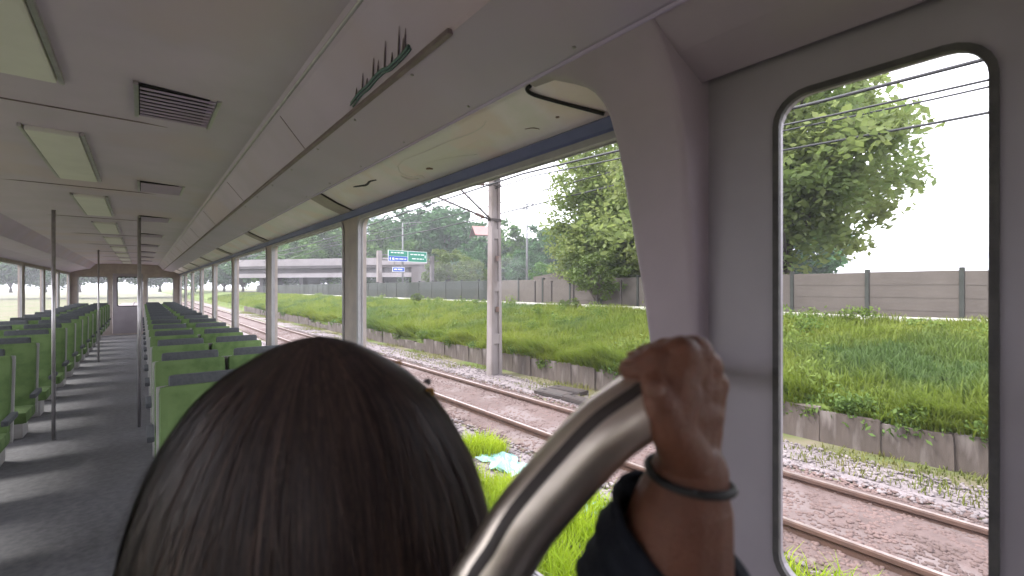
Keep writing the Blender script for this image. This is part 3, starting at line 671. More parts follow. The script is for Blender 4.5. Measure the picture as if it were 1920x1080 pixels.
def lamp_post(px, d, top, arm_px, label, tee=False):
    b = cp(px, 540, d); zt = cp(px, top, d).z
    e = empty('street_lamp' if not tee else 'utility_pole', (b.x, b.y, 1.8), label=label, cat='street lamp' if not tee else 'pole')
    tube('pole', [(b.x, b.y, 1.7), (b.x, b.y, (zt + 1.7) / 2), (b.x, b.y, zt)], [.13, .11, .085], 'galv', seg=10, parent=e)
    tube('base', [(b.x, b.y, 1.7), (b.x, b.y, 2.3)], .16, 'galv', seg=10, parent=e)
    rt = Vector((CY, -SY, 0))
    if tee:
        for dz, l in ((-.1, .7), (-.55, .45)): box('crossarm', (b.x, b.y, zt + dz), (l * 2, .09, .09), 'galv', rot=Quaternion((0, 0, 1), -YAW), parent=e)
        for sgn in (-.6, -.2, .2, .6):
            c = b + rt * sgn; tube('insulator', [(c.x, c.y, zt - .05 + .01 * k) for k in range(0, 26, 5)], [.05, .08, .05, .08, .05, .03], 'insulator', seg=8, parent=e)
    else:
        l = (arm_px) / FPX * d; c = Vector((b.x, b.y, zt - .15)); p2 = c + rt * l + Vector((0, 0, abs(l) * .13))
        tube('arm', [c, c + (p2 - c) * .5 + Vector((0, 0, .05)), p2], .045, 'galv', seg=8, parent=e)
        box('lamp_head', p2 + rt * (.3 if l > 0 else -.3), (.75, .26, .12), 'galv', rot=Quaternion((0, 0, 1), -YAW), bev=.04, parent=e)
lamp_post(755, 60, 418, 26, 'slim grey street lamp with an arm pointing right above the green sign')
lamp_post(672, 60, 428, -14, 'slim street lamp at the left edge of the window')
lamp_post(988, 46, 381, 0, 'slim pole with a short crossbar right of the concrete mast', tee=True)
lamp_post(1385, 34, 300, -30, 'street lamp seen through the door window')

hb = cp(908, 540, 97); hz = cp(908, 445, 97).z
he = empty('house', (hb.x, hb.y, 1.8), label='house with a pink red roof among the far trees', cat='house')
hq = Quaternion((0, 0, 1), -YAW + .3)
box('wall', (hb.x, hb.y, (1.8 + hz) / 2), (4.4, 5.5, hz - 1.8), 'house_wall', rot=hq, parent=he)
bm = bmesh.new()
for sgn in (-1, 1):
    bx(bm, (0, sgn * 1.55, 1.15), (5.2, 3.7, .16), rot=Quaternion((1, 0, 0), -sgn * .62))
ro = bmobj('roof', bm, 'roof_pink', parent=he); ro.matrix_parent_inverse = Matrix(); ro.location = (0, 0, hz - 1.8); ro.rotation_euler = (0, 0, -YAW + .3)
for k in (-1.1, 1.1):
    c = hb + hq @ Vector((k, -2.76, 0)); box('window', (c.x, c.y, hz - 1.3), (.9, .06, 1.1), 'tower_glass', rot=hq, parent=he)

tb = cp(678, 540, 260); th = cp(678, 404, 260).z
te = empty('apartment_tower', (tb.x, tb.y, 2), label='pale grey high-rise block rising behind the left trees', cat='building')
tw = 22.0; tq = Quaternion((0, 0, 1), -YAW)
box('wall', (tb.x, tb.y, th / 2), (tw, 16, th), 'tower_wall', rot=tq, parent=te)
box('roof_plant', (tb.x, tb.y, th + 1.2), (8, 6, 2.4), 'tower_wall', rot=tq, parent=te)
bm = bmesh.new(); bx(bm, (0, 0, 0), (2.0, .16, 1.7)); wm = bpy.data.meshes.new('window'); bm.to_mesh(wm); bm.free(); wm.materials.append(MATS['tower_glass'])
z = th - 2.6
while z > 14:
    for k in range(6):
        c = tb + tq @ Vector((-tw / 2 + 2.2 + k * 3.5, -8.02, 0)); o = bpy.data.objects.new('window', wm); o.location = (c.x, c.y, z); o.rotation_euler = (0, 0, -YAW); link(o, parent=te)
    z -= 3.2

# litter
def sheet(px, py, wd, dp, label):
    p = on_z(px, py, .06); n = 9; V, F = [], []
    for i in range(n):
        for j in range(n):
            u, v = i / (n - 1) - .5, j / (n - 1) - .5
            z = .03 + .20 * abs(math.sin(7 * u + 3 * v) * math.cos(5 * v - 2 * u)) * (1 - 1.6 * max(abs(u), abs(v))) + random.uniform(0, .05)
            k = 1 - .35 * abs(math.sin(5 * u + 8 * v)); V.append((p.x + u * wd * k + .06 * math.sin(9 * v), p.y + v * dp * k + .06 * math.sin(8 * u), z + bank_z(p.x)))
    for i in range(n - 1):
        for j in range(n - 1): a = i * n + j; F.append((a, a + n, a + n + 1, a + 1))
    o = meshobj('plastic_sheet', V, F, 'plastic_cyan', label=label, cat='litter', group='discarded plastic sheets')
    so = o.modifiers.new('thick', 'SOLIDIFY'); so.thickness = .004
sheet(945, 868, .62, 1.1, 'crumpled pale cyan plastic sheet on the gravel left of the handrail')
sheet(1098, 955, .4, .45, 'small scrap of cyan plastic in the grass below the handrail')

# ================================================================== TRAIN CARRIAGE
FLZ = CAMZ - 1.55
car = empty('train_carriage', (-.35, 0, FLZ), label='dim grey interior of a commuter train carriage with large windows', cat='train carriage')
H = lambda h: CAMZ + h
XW = 1.04
Y0, Y1 = -6.2, 20.0
def side(sgn_place, parent):
    outer = [(Y0, -1.6), (Y1, -1.6), (Y1, .74), (Y0, .74)]
    wins = [(.66, 2.80), (-2.95, -.95), (-5.4, -3.2)] + [(3.06 + 2.4 * k, 5.20 + 2.4 * k) for k in range(7)]
    holes = [rrect(a, b, -1.0, .434, .07) for a, b in wins] + [[(-.72, -1.55), (.565, -1.55), (.565, .545), (-.72, .545)]]
    holed('side_wall', outer, holes, sgn_place, .05, 'lining_tan', parent=parent)
    for a, b in wins:
        fr = ring('window_frame', rrect(a - .012, b + .012, -1.012, .446, .08), rrect(a + .014, b - .014, -.985, .420, .06), lambda s, h, d: sgn_place(s, h, d - .008), .03, 'frame_grey', parent=parent)
        ring('gasket', rrect(a + .0142, b - .0142, -.9848, .4198, .06), rrect(a + .018, b - .018, -.980, .416, .056), lambda s, h, d: sgn_place(s, h, d + .016), .006, 'frame_grey', parent=fr)
        lp = rrect(a + .002, b - .002, -.998, .432, .07)
        P = [sgn_place(s, h, .026) for s, h in lp]; n = len(P)
        meshobj('pane', P, [tuple(range(n))], 'glass', parent=fr)
near = lambda s, h, d: Vector((XW + d, s, H(h)))
XC = -.35
farp = lambda s, h, d: Vector((2 * XC - XW - d, s, H(h)))
side(near, car); side(farp, car)

# pillar lining beside the window: its edge is a curve in the wall's own coordinates
PR = [(-1.55, 1.035), (-.6, 1.02), (-.2, 1.005), (0, .995), (.15, .98), (.3, .96), (.45, .915), (.53, .855), (.56, .82)]
def Lh(h):
    for (h0, l0), (h1, l1) in zip(PR, PR[1:]):
        if h <= h1: return l0 + (l1 - l0) * (h - h0) / (h1 - h0)
    return PR[-1][1]
def edge_pt(px, py):
    a = (px - 960) / FPX; b = (540 - py) / FPX; ra = b / (SY + a * CY); lo, hi = -2., .56
    for _ in range(50):
        md = (lo + hi) / 2
        if md / Lh(md) < ra: lo = md
        else: hi = md
    L = Lh(lo); t = L / (SY + a * CY); return (lo, t * (CY - a * SY))
ep = [edge_pt(*p) for p in ((1224, 690), (1219, 640), (1206, 545), (1193, 470), (1180, 395), (1168, 320), (1158, 270), (1146, 225), (1132, 192), (1112, 168), (1086, 152), (1055, 144), (1025, 140))]
ep = [(-1.55, ep[0][1] - .03)] + ep + [(.56, ep[-1][1] + .07)]
ep2 = []
for (h0, s0), (h1, s1) in zip(ep, ep[1:]):
    for k in range(4): ep2.append((h0 + (h1 - h0) * k / 4, s0 + (s1 - s0) * k / 4))
ep2.append(ep[-1])
JS = .57
V, F = [], []
NS = 6
for h, s in ep2:
    V.append((XW - .002, s + .012, H(h))); V.append((Lh(h) + .022, s + .010, H(h))); V.append((Lh(h) + .006, s + .004, H(h)))
    for k in range(NS + 1): V.append((Lh(h) , s - .008 + (JS - s + .008) * k / NS, H(h)))
    V.append((Lh(h) + .012, JS - .008, H(h))); V.append((XW + .05, JS - .008, H(h)))
nc = NS + 6
for i in range(len(ep2) - 1):
    for k in range(nc - 1): a = i * nc + k; F.append((a, a + 1, a + nc + 1, a + nc))
po = meshobj('pillar_lining', V, F, 'lining', smooth=True, parent=car, label='smooth grey window pillar between window and door')
# header above: beige recessed panels, blue band, tan piece over the left pillar
def along(name, prof, s0, s1, m, **k):           # extrude a thin cross-section (x,h) along the carriage
    n = len(prof); V = [(x, s0, H(h)) for x, h in prof] + [(x, s1, H(h)) for x, h in prof]
    return meshobj(name, V, [(i, i + 1, n + i + 1, n + i) for i in range(n - 1)], m, smooth=False, parent=car, **k)
along('header_panel', [(.83, .572), (.93, .524), (1.03, .486)], .70, 2.862, 'beige', label='beige header panel with peeling paint above the window')
for k in range(7): along('header_panel', [(.83, .572), (.93, .524), (1.03, .486)], 3.06 + 2.4 * k, 5.262 + 2.4 * k, 'beige')
for k in range(7): along('header_cover', [(.822, .565), (.92, .517), (1.022, .480)], 5.262 + 2.4 * k, 5.46 + 2.4 * k, 'lining_tan')
along('header_cover', [(.822, .565), (.92, .517), (1.022, .480)], 2.862, 3.06, 'lining_tan')
along('header_cover_end', [(.822, .565), (.92, .517), (1.022, .480)], -6.1, .565, 'lining')
bp = [(1.03, .488), (1.016, .477), (1.021, .447), (1.0315, .4415)]
along('window_band', bp, .60, 19.9, 'band_blue', label='dark blue band along the top of the window')
along('window_band', bp, -6.1, -.8, 'band_blue')
# soffit, bead, sloping advert panel, ceiling
along('soffit', [(.826, .575), (.818, .562), (.805, .561), (.58, .612)], Y0, Y1, 'soffit', label='dark grey soffit above the window panel')
tube('bead', [(.82, Y0, H(.561)), (.82, Y1, H(.561))], .0055, 'soffit', seg=10, parent=car)
along('cove_panel', [(.58, .6125), (.577, .622), (.47, .752), (.44, .778)], Y0, Y1, 'ceiling')
along('ceiling', [(.44, .7785), (.0, .80), (-.7, .80), (-1.14, .778)], Y0, Y1, 'ceiling')
along('cove_panel', [(-1.14, .778), (-1.28, .6125)], Y0, Y1, 'ceiling'); along('soffit', [(-1.28, .612), (-1.52, .561), (-1.76, .48)], Y0, Y1, 'soffit')
tube('seam_strip', [(.455, Y0, H(.766)), (.455, Y1, H(.766))], .006, 'alu', seg=8, parent=car)
# ledge strip with an end, in front of the cove (edge bar of the advert frame)
q0 = on_x(845, 55, .575); 
box('ledge_bar', (.575, (q0.y + Y1) / 2, H(.613)), (.016, Y1 - q0.y, .014), 'dark_print', bev=.004, parent=car)
for s in [2.2 + 1.6 * k for k in range(11)] + [-.6, -2, -4]: box('panel_joint', (.525, s, H(.684)), (.002, .004, .17), 'dark_print', rot=Quaternion((0, 1, 0), -.69), parent=car)
for s in [-4.5 + 2.1 * k for k in range(12)]:
    d_ = box('ceiling_light', (-.35, s, H(.79)), (.20, 1.3, .03), 'diffuser', bev=.01, parent=car)
    for sg in (-1, 1): box('light_trim', (-.35 + sg * .112, s, H(.792)), (.016, 1.34, .02), 'alu', bev=.003, parent=d_)
for s in [.75 + 2.1 * k for k in range(9)]:
    v_ = box('air_vent', (.12, s - .35, H(.793)), (.26, .40, .008), 'rubber', parent=car)
    for k in range(9): box('slat', (.12, s - .53 + k * .045, H(.785)), (.25, .020, .008), 'soffit', rot=Quaternion((1, 0, 0), .5), parent=v_)
    for sg in (-1, 1): box('vent_frame', (.12 + sg * .137, s - .35, H(.788)), (.016, .43, .014), 'alu', bev=.003, parent=v_)
for s in [-1.35 + 2.1 * k for k in range(10)]: box('ceiling_joint', (-.35, s, H(.799)), (1.1, .006, .008), 'dark_print', parent=car)
sm2 = bmesh.new(); bmesh.ops.create_uvsphere(sm2, u_segments=8, v_segments=5, radius=.005); scm = bpy.data.meshes.new('screw'); sm2.to_mesh(scm); sm2.free(); scm.materials.append(MATS['alu'])
for k in range(12):
    for (x_, h_) in ((.60, .6065), (.79, .5645)):
        o = bpy.data.objects.new('screw', scm); o.location = (x_, .3 + k * .45, H(h_)); link(o, parent=car)
for x_ in (-.80, .10):
    for h_ in (-1.3, -.7, -.1, .4):
        o = bpy.data.objects.new('screw', scm); o.location = (x_, Y1 - .062, H(h_)); link(o, parent=car)
# roof shell and lower body so that light only comes in through the windows
along('roof', [(1.12, .70), (1.0, .95), (.5, 1.08), (-.35, 1.12), (-1.2, 1.08), (-1.7, .95), (-1.82, .70)], Y0 - .1, Y1 + .1, 'outer_skin')
box('floor', (XC, (Y0 + Y1) / 2, FLZ - .06), (2.88, Y1 - Y0 + .1, .11), 'floor', parent=car)
# dark cable / rubber seam over the header corner
# peeling and stains on the header panel (shapes of their own)
def on_panel(px, py, off=.004):
    a = (px - 960) / FPX; b = (540 - py) / FPX; ra = b / (SY + a * CY)
    x0, h0, x1, h1 = .83, .572, 1.03, .486; k = (ra * x0 - h0) / ((h1 - h0) - ra * (x1 - x0)); X = x0 + k * (x1 - x0)
    p = cp(px, py, X / (SY + a * CY)); return p + Vector((-.395, 0, -.92)) * off
tube('rubber_seam', catmull([on_panel(px, py, .007) for px, py in ((996, 157), (990, 162), (992, 168), (1005, 175), (1040, 185), (1085, 197), (1134, 210))], 5), .0055, 'rubber', seg=8, parent=car)
def stroke(name, pts, wpx, m):
    P = catmull([on_panel(*p) for p in pts], 4); tube(name, P, [wpx / FPX * (p - Vector((0, 0, CAMZ))).length * (.5 + .5 * math.sin(math.pi * (i + .6) / (len(P) + .2))) for i, p in enumerate(P)], m, seg=6, parent=car)
stroke('torn_tape', [(664, 349), (678, 347), (688, 345), (694, 339), (706, 336)], 2.0, 'rubber')
stroke('peeled_edge', [(912, 225), (905, 236), (880, 250), (840, 264), (800, 282), (760, 298), (746, 310)], .7, 'peel_white')
stroke('peeled_edge', [(746, 310), (752, 322), (770, 330), (790, 328), (797, 333)], .9, 'peel_white')
stroke('peeled_edge', [(800, 303), (850, 293), (895, 288)], .6, 'peel_white')
stroke('stain', [(800, 315), (806, 314), (812, 315)], 2.2, 'brown_stain')
stroke('stain', [(1043, 218), (1049, 217)], 1.8, 'brown_stain')
stroke('stain', [(985, 240), (1000, 238), (1012, 240)], .8, 'brown_stain')
stroke('peeled_patch', [(752, 328), (768, 334), (784, 333)], 2.6, 'peel_white')
# printed border on the sloping panel: teal wavy line with upright dark blades
def on_cove(px, py, off=.003):
    a = (px - 960) / FPX; b = (540 - py) / FPX; ra = b / (SY + a * CY); x0, h0, x1, h1 = .577, .622, .47, .752
    k = (ra * x0 - h0) / ((h1 - h0) - ra * (x1 - x0)); X = x0 + k * (x1 - x0); return cp(px, py, X / (SY + a * CY)) + Vector((-.77, 0, -.64)) * off
pr = empty('printed_border', (0, 0, 0)); pr.parent = None
bpy.data.objects.remove(pr)
tl = [(660, 193), (676, 172), (690, 160), (704, 143), (718, 130), (730, 125), (744, 112), (758, 98), (768, 85)]
dat = [tube_data(catmull([on_cove(px + dx, py + dy) for px, py in tl], 4), wd, 6) for dx, dy, wd in ((0, 0, .0045), (3, 6, .003), (-2, 4, .0025))]
v, f = join(dat); meshobj('printed_border', v, f, 'teal', smooth=True, parent=car, label='teal printed wavy border on the sloping panel')
dat = []
for px, py, l in ((668, 186, 22), (680, 170, 34), (688, 163, 18), (700, 148, 40), (709, 138, 26), (722, 128, 52), (735, 121, 24), (748, 108, 60), (756, 100, 30), (760, 96, 44)):
    dat.append(tube_data([on_cove(px, py), on_cove(px + 1, py - l * .6), on_cove(px + 2, py - l)], [.003, .0022, .0006], 5))
v, f = join(dat); meshobj('printed_blades', v, f, 'dark_print', smooth=True, parent=car, label='dark upright blade print above the teal border')

# door with narrow windows at the right
def door_leaf(s0, s1, place, parent):
    wa, wb = (s0 + s1) / 2 - .155, (s0 + s1) / 2 + .165
    d = holed('door', [(s0, -1.55), (s1, -1.55), (s1, .55), (s0, .55)], [rrect(wa, wb, -.62, .40, .06)], lambda s, h, dd: place(s, h, dd + .012), .03, 'door_grey', parent=parent)
    ring('door_gasket', rrect(wa - .006, wb + .006, -.626, .406, .065), rrect(wa + .006, wb - .006, -.614, .394, .055), lambda s, h, dd: place(s, h, dd + .004), .012, 'seal', parent=d)
    lp = rrect(wa + .002, wb - .002, -.618, .398, .058); P = [place(s, h, .03) for s, h in lp]
    meshobj('pane', P, [tuple(range(len(P)))], 'glass', parent=d)
    hs = s0 + .07
    pth = [place(hs, -.55, .011), place(hs, -.55, -.03), place(hs, -.40, -.035), place(hs, -.25, -.03), place(hs, -.25, .011)]
    tube('handle', catmull(pth, 4), .009, 'alu', seg=8, parent=d)
for pl in (near, farp):
    door_leaf(-.072, .562, pl, car); door_leaf(-.716, -.082, pl, car)
for a in (.5635, -.0795):
    pass
box('door_seal', (XW + .028, -.077, H(-.5)), (.03, .009, 2.09), 'rubber', parent=car)
# end wall with gangway door and windows
ew = lambda x, h, d: Vector((x, Y1 - .06 + d, H(h)))
holed('end_wall', [(-1.79, -1.55), (1.09, -1.55), (1.09, .80), (-1.79, .80)], [rrect(.16, .86, -.55, .36, .06), rrect(-1.56, -.86, -.55, .36, .06), [(-.74, -1.5), (.04, -1.5), (.04, .48), (-.74, .48)]], ew, .05, 'lining_tan', parent=car)
for a, b in ((.16, .86), (-1.56, -.86)):
    fr = ring('window_frame', rrect(a - .02, b + .02, -.57, .38, .07), rrect(a + .012, b - .012, -.538, .348, .05), lambda x, h, d: ew(x, h, d - .01), .02, 'frame_grey', parent=car)
    P = [ew(x, h, .03) for x, h in rrect(a + .002, b - .002, -.548, .358, .06)]; meshobj('pane', P, [tuple(range(len(P)))], 'glass', parent=fr)
dd_ = holed('end_door', [(-.735, -1.5), (.035, -1.5), (.035, .475), (-.735, .475)], [rrect(-.62, -.08, -.60, .36, .05)], lambda x, h, d: ew(x, h, d + .015), .03, 'door_grey', parent=car)
ring('door_gasket', rrect(-.632, -.068, -.612, .372, .06), rrect(-.605, -.095, -.585, .345, .04), lambda x, h, d: ew(x, h, d + .004), .012, 'rubber', parent=dd_)
P = [ew(x, h, .032) for x, h in rrect(-.618, -.082, -.598, .358, .05)]; meshobj('pane', P, [tuple(range(len(P)))], 'glass', parent=dd_)
tube('handle', catmull([ew(.0, -.75, .014), ew(.0, -.75, -.04), ew(.0, -.6, -.045), ew(.0, -.45, -.04), ew(.0, -.45, .014)], 4), .01, 'alu', seg=8, parent=dd_)
box('rear_wall', (XC, Y0 + .02, H(-.4)), (2.8, .05, 2.35), 'lining', parent=car)

# seats in rows on both sides of the aisle: one made with its pieces, the others copied
def make_seat():
    e = empty('seat', (0, 0, 0))
    k = dict(parent=e)
    for x in (-.22, .22):
        box('cushion', (x, 0, .43), (.42, .44, .10), 'seat_green', bev=.03, **k)
        box('backrest', (x, .22, .74), (.42, .09, .60), 'seat_green', rot=Quaternion((1, 0, 0), -.16), bev=.035, **k)
        box('headrest', (x, .272, 1.02), (.34, .07, .14), 'seat_trim', rot=Quaternion((1, 0, 0), -.16), bev=.025, **k)
    box('shell', (0, .285, .70), (.88, .03, .66), 'seat_shell', rot=Quaternion((1, 0, 0), -.16), bev=.012, **k)
    box('pedestal', (0, 0, .19), (.5, .3, .38), 'seat_shell', bev=.02, **k)
    box('armrest', (-.455, .02, .60), (.04, .34, .04), 'seat_trim', bev=.012, **k); box('armrest', (.455, .02, .60), (.04, .34, .04), 'seat_trim', bev=.012, **k)
    return e
proto = make_seat(); kids = list(proto.children); first = True
for side_x in (.50, -1.20):
    for k in range(16):
        s_ = 2.75 + k * 1.06
        if first: e = proto; first = False
        else:
            e = proto.copy(); COL.objects.link(e)
            for c in kids: d_ = c.copy(); COL.objects.link(d_); d_.parent = e; d_.matrix_parent_inverse = Matrix()
        e.parent = car; e.matrix_parent_inverse = Matrix.Translation(-car.location); e.location = (side_x, s_, FLZ)
# upright grab poles beside the aisle
for k, (x_, y_) in enumerate(((-.02, 6.6), (-.70, 6.6), (-.02, 12.9), (-.70, 12.9))):
    tube('grab_pole', [(x_, y_, FLZ + .005), (x_, y_, H(.795))], .016, 'alu', seg=12, parent=car)

# ================================================================== CURVED GRAB RAIL
DR = .275
rp = [(870, 1300, .285), (880, 1180, .28), (905, 1105, DR), (947, 1037, DR), (990, 969, DR), (1072, 873, DR), (1135, 808, DR), (1198, 763, .278), (1250, 724, .286), (1271, 712, .31), (1281, 706, .38), (1280, 702, .55), (1272, 700, .80)]
RP = [cp(*p) for p in rp]; end = Vector((Lh(-.20) - .004, .64, H(-.20)))
base = Vector((RP[0].x, RP[0].y, FLZ + .01))
path = catmull([base, base + Vector((0, 0, .5)), RP[0] - Vector((0, 0, .12))] + RP + [end], 8)
gr = empty('grab_rail', tuple(base), label='thick curved chrome grab rail gripped by a hand', cat='grab rail')
tube('rail_tube', path, .0203, 'chrome', seg=32, parent=gr)
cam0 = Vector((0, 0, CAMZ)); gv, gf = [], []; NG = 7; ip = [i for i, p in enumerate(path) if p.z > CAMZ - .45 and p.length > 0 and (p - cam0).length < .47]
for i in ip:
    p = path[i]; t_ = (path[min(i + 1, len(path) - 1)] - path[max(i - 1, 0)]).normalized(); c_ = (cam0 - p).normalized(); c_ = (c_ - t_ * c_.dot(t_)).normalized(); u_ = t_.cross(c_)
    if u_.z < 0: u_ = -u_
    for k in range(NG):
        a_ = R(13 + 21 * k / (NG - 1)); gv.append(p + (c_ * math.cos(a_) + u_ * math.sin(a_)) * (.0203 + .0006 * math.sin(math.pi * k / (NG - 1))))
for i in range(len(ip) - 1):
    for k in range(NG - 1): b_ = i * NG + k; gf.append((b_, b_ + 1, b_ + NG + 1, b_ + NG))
meshobj('reflection_band', gv, gf, 'painted_reflection', smooth=True, parent=gr, label='painted dark reflection band along the rail')  # dark reflection in the chrome, painted as a strip set by camera angle
tube('floor_flange', [base - Vector((0, 0, .008)), base + Vector((0, 0, .012))], .045, 'chrome', seg=24, parent=gr)
dv = Vector((1, 0, 0)); tube('wall_flange', [end - dv * .014, end + dv * .006], .038, 'chrome', seg=24, parent=gr)

# ================================================================== PEOPLE
def skin_obj(name, V, E, Rr, m, root, sub=2, **k):
    me = bpy.data.meshes.new(name); me.from_pydata([tuple(v) for v in V], E, []); me.update()
    o = bpy.data.objects.new(name, me); link(o, **k)
    sm = o.modifiers.new('skin', 'SKIN'); sm.use_smooth_shade = True; sm.branch_smoothing = .3
    lay = me.skin_vertices[0].data if me.skin_vertices else None
    if lay is None:
        bmx = bmesh.new(); bmx.from_mesh(me); bmx.verts.layers.skin.verify(); bmx.to_mesh(me); bmx.free(); lay = me.skin_vertices[0].data
    for i, r_ in enumerate(Rr):
        lay[i].radius = (r_, r_) if not isinstance(r_, tuple) else r_
        lay[i].use_root = (i == root)
    sb = o.modifiers.new('sub', 'SUBSURF'); sb.levels = sub; sb.render_levels = sub
    me.materials.append(MATS[m]); return o
def cc(X, h, d): return Vector((X * CY + d * SY, d * CY - X * SY, CAMZ + h))      # camera-side coordinates in metres

# --- passenger whose hair fills the lower left
hp = cc(-.150, -.20, .42)
V = [cc(-.15, -.68, .46), cc(-.15, -.50, .45), cc(-.15, -.36, .44), cc(-.15, -.27, .425), cc(-.15, -.19, .42), cc(-.15, -.115, .42),
     cc(.02, -.40, .45), cc(-.32, -.40, .45), cc(.05, -.62, .48), cc(-.35, -.62, .48), cc(.0, -.80, .60), cc(-.30, -.80, .60),
     cc(-.07, -.85, .46), cc(-.23, -.85, .46), cc(-.07, -1.18, .48), cc(-.23, -1.18, .48), cc(-.07, -1.50, .46), cc(-.23, -1.50, .46), cc(-.06, -1.525, .56), cc(-.24, -1.525, .56)]
E = [(0, 1), (1, 2), (2, 3), (3, 4), (4, 5), (2, 6), (2, 7), (6, 8), (7, 9), (8, 10), (9, 11), (0, 12), (0, 13), (12, 14), (13, 15), (14, 16), (15, 17), (16, 18), (17, 19)]
Rr = [.12, .115, .10, .05, .078, .07, .055, .055, .042, .042, .028, .028, .08, .08, .055, .055, .038, .038, .03, .03]
pp = skin_obj('person', V, E, Rr, 'skin', 0, label='passenger with long dark brown hair seen from behind, lower left', cat='person')
pV = [cc(-.15, -.70, .46), cc(-.15, -.50, .45), cc(-.15, -.36, .44), cc(.02, -.40, .45), cc(-.32, -.40, .45), cc(.05, -.60, .478), cc(-.35, -.60, .478)]
skin_obj('shirt', pV, [(0, 1), (1, 2), (2, 3), (2, 4), (3, 5), (4, 6)], [.135, .128, .108, .066, .066, .056, .056], 'shirt_dark', 0, parent=pp)
skin_obj('trousers', [cc(-.15, -.74, .46), cc(-.07, -.86, .46), cc(-.23, -.86, .46), cc(-.07, -1.18, .48), cc(-.23, -1.18, .48), cc(-.07, -1.46, .463), cc(-.23, -1.46, .463)], [(0, 1), (0, 2), (1, 3), (2, 4), (3, 5), (4, 6)], [.135, .095, .095, .07, .07, .06, .06], 'trouser', 0, parent=pp)
# hair volume: dome widening downward (half width against drop from the crown)
DH = .40; kx = DH / FPX
prof_h = [(0, 0), (30, 4), (62, 13), (100, 31), (160, 70), (210, 119), (250, 181), (284, 250), (305, 320), (322, 400), (330, 480), (328, 580), (310, 700), (285, 820)]
hx0 = 597; hy0 = 630
NP = 64; V, F = [], []
Hc = cc((hx0 - 960) * kx, -(hy0 - 540) * kx, DH)
rt = Vector((CY, -SY, 0)); fw = Vector((SY, CY, 0))
def hairpt(dx, dy, a, infl=1.0, jit=0):
    r_ = dx * kx; dep = min(1.0, .72 + .0 * dy)
    return Hc + rt * (r_ * infl * math.cos(a)) + fw * (r_ * infl * dep * math.sin(a) + .03 * min(1, dy / 300) * 0) - Vector((0, 0, dy * kx))
V.append(Hc)
for i, (dx, dy) in enumerate(prof_h[1:]):
    for k in range(NP):
        a = 2 * math.pi * k / NP; wob = 1 + .018 * math.sin(5 * a + i * .55) * min(1, i / 5) + .012 * math.sin(13 * a + i * .35) * min(1, i / 4)
        V.append(hairpt(dx * wob, dy, a))
for k in range(NP): F.append((0, 1 + k, 1 + (k + 1) % NP))
for i in range(len(prof_h) - 2):
    for k in range(NP):
        a = 1 + i * NP + k; b = 1 + i * NP + (k + 1) % NP; F.append((a, a + NP, b + NP, b))
hair = meshobj('hair', V, F, 'hair', smooth=True, parent=pp, label='long dark brown hair with a brownish sheen')
hs_ = hair.modifiers.new('sub', 'SUBSURF'); hs_.levels = 2; hs_.render_levels = 2
# strands
NSTR = 9000; dat_co, dat_f = [], []; off = 0
prof_arr = np.array(prof_h, float)
for i in range(NSTR):
    a = random.uniform(0, 2 * math.pi); fly = random.random()
    clump_ = math.sin(a * 23) * .5 + math.sin(a * 41 + 1) * .5
    lift = 1 + .014 * (1 + clump_) + random.uniform(0, .016)
    if fly > .92: lift = random.uniform(1.02, 1.10)
    sway = .08 * math.sin(a * 5 + 2) + random.uniform(-.07, .07) + (random.uniform(-.25, .25) if fly > .9 else 0)
    st = random.uniform(0, 50) if random.random() < .6 else random.uniform(50, 420); ln_ = random.uniform(160, 430); n = 9; wd = random.uniform(.0003, .0009) * (.7 if fly > .9 else 1)
    pts = []; ph = random.uniform(0, 6.28)
    for j in range(n):
        t = j / (n - 1); dy = st + ln_ * t ** 1.15; dx = np.interp(dy, prof_arr[:, 1], prof_arr[:, 0]) + 1
        aa = a + sway * t + .018 * math.sin(5 * t + ph + a * 9); pts.append(hairpt(dx, dy, aa, 1 + (lift - 1) * (math.sin(math.pi * min(1, t * .8 + .1)) if fly <= .92 else t)))
    for j, p in enumerate(pts):
        sd = Vector((-math.sin(a), math.cos(a), 0)); sd = rt * sd.x + fw * sd.y; ww = wd * (1 - .7 * j / n)
        dat_co.append(p - sd * ww); dat_co.append(p + sd * ww)
    for j in range(n - 1): b = off + 2 * j; dat_f.append((b, b + 1, b + 3, b + 2))
    off += 2 * n
hso = npmesh('hair_strands', np.array([tuple(v) for v in dat_co]), np.array(dat_f), 'hair_strand', parent=pp, kind='stuff')
at = hso.data.attributes.new('tone', 'FLOAT', 'POINT'); at.data.foreach_set('value', np.repeat(rng.random(NSTR) ** 2, 18).astype(np.float32))
hm = MATS['hair_strand']; t = hm.node_tree; an = t.nodes.new('ShaderNodeAttribute'); an.attribute_name = 'tone'; rp_ = t.nodes.new('ShaderNodeValToRGB')
rp_.color_ramp.elements[0].color = (.035, .026, .026, 1); rp_.color_ramp.elements[1].color = (.11, .07, .055, 1)
t.links.new(an.outputs['Fac'], rp_.inputs[0]); t.links.new(rp_.outputs[0], t.nodes['Principled BSDF'].inputs['Base Color'])
# yellow hair clip at the right rim of the hair
kp = cp(803, 727, DH); hc = empty('hair_clip', tuple(kp), label='small yellow and grey clip in the dark hair', cat='hair clip')
def clipbar(nm, a, b, r_, m):
    P = catmull([cp(*a, DH - .002), cp((a[0] + b[0]) / 2 + 5, (a[1] + b[1]) / 2 - 5, DH - .004), cp(*b, DH - .002)], 4); tube(nm, P, [r_ * .6] + [r_] * (len(P) - 2) + [r_ * .6], m, seg=8, parent=hc)
clipbar('clip_jaw', (799, 731), (812, 741), .0016, 'clip_yellow'); clipbar('clip_jaw', (795, 716), (803, 721), .0020, 'clip_grey')
clipbar('clip_hinge', (742, 680), (750, 685), .0010, 'clip_yellow')

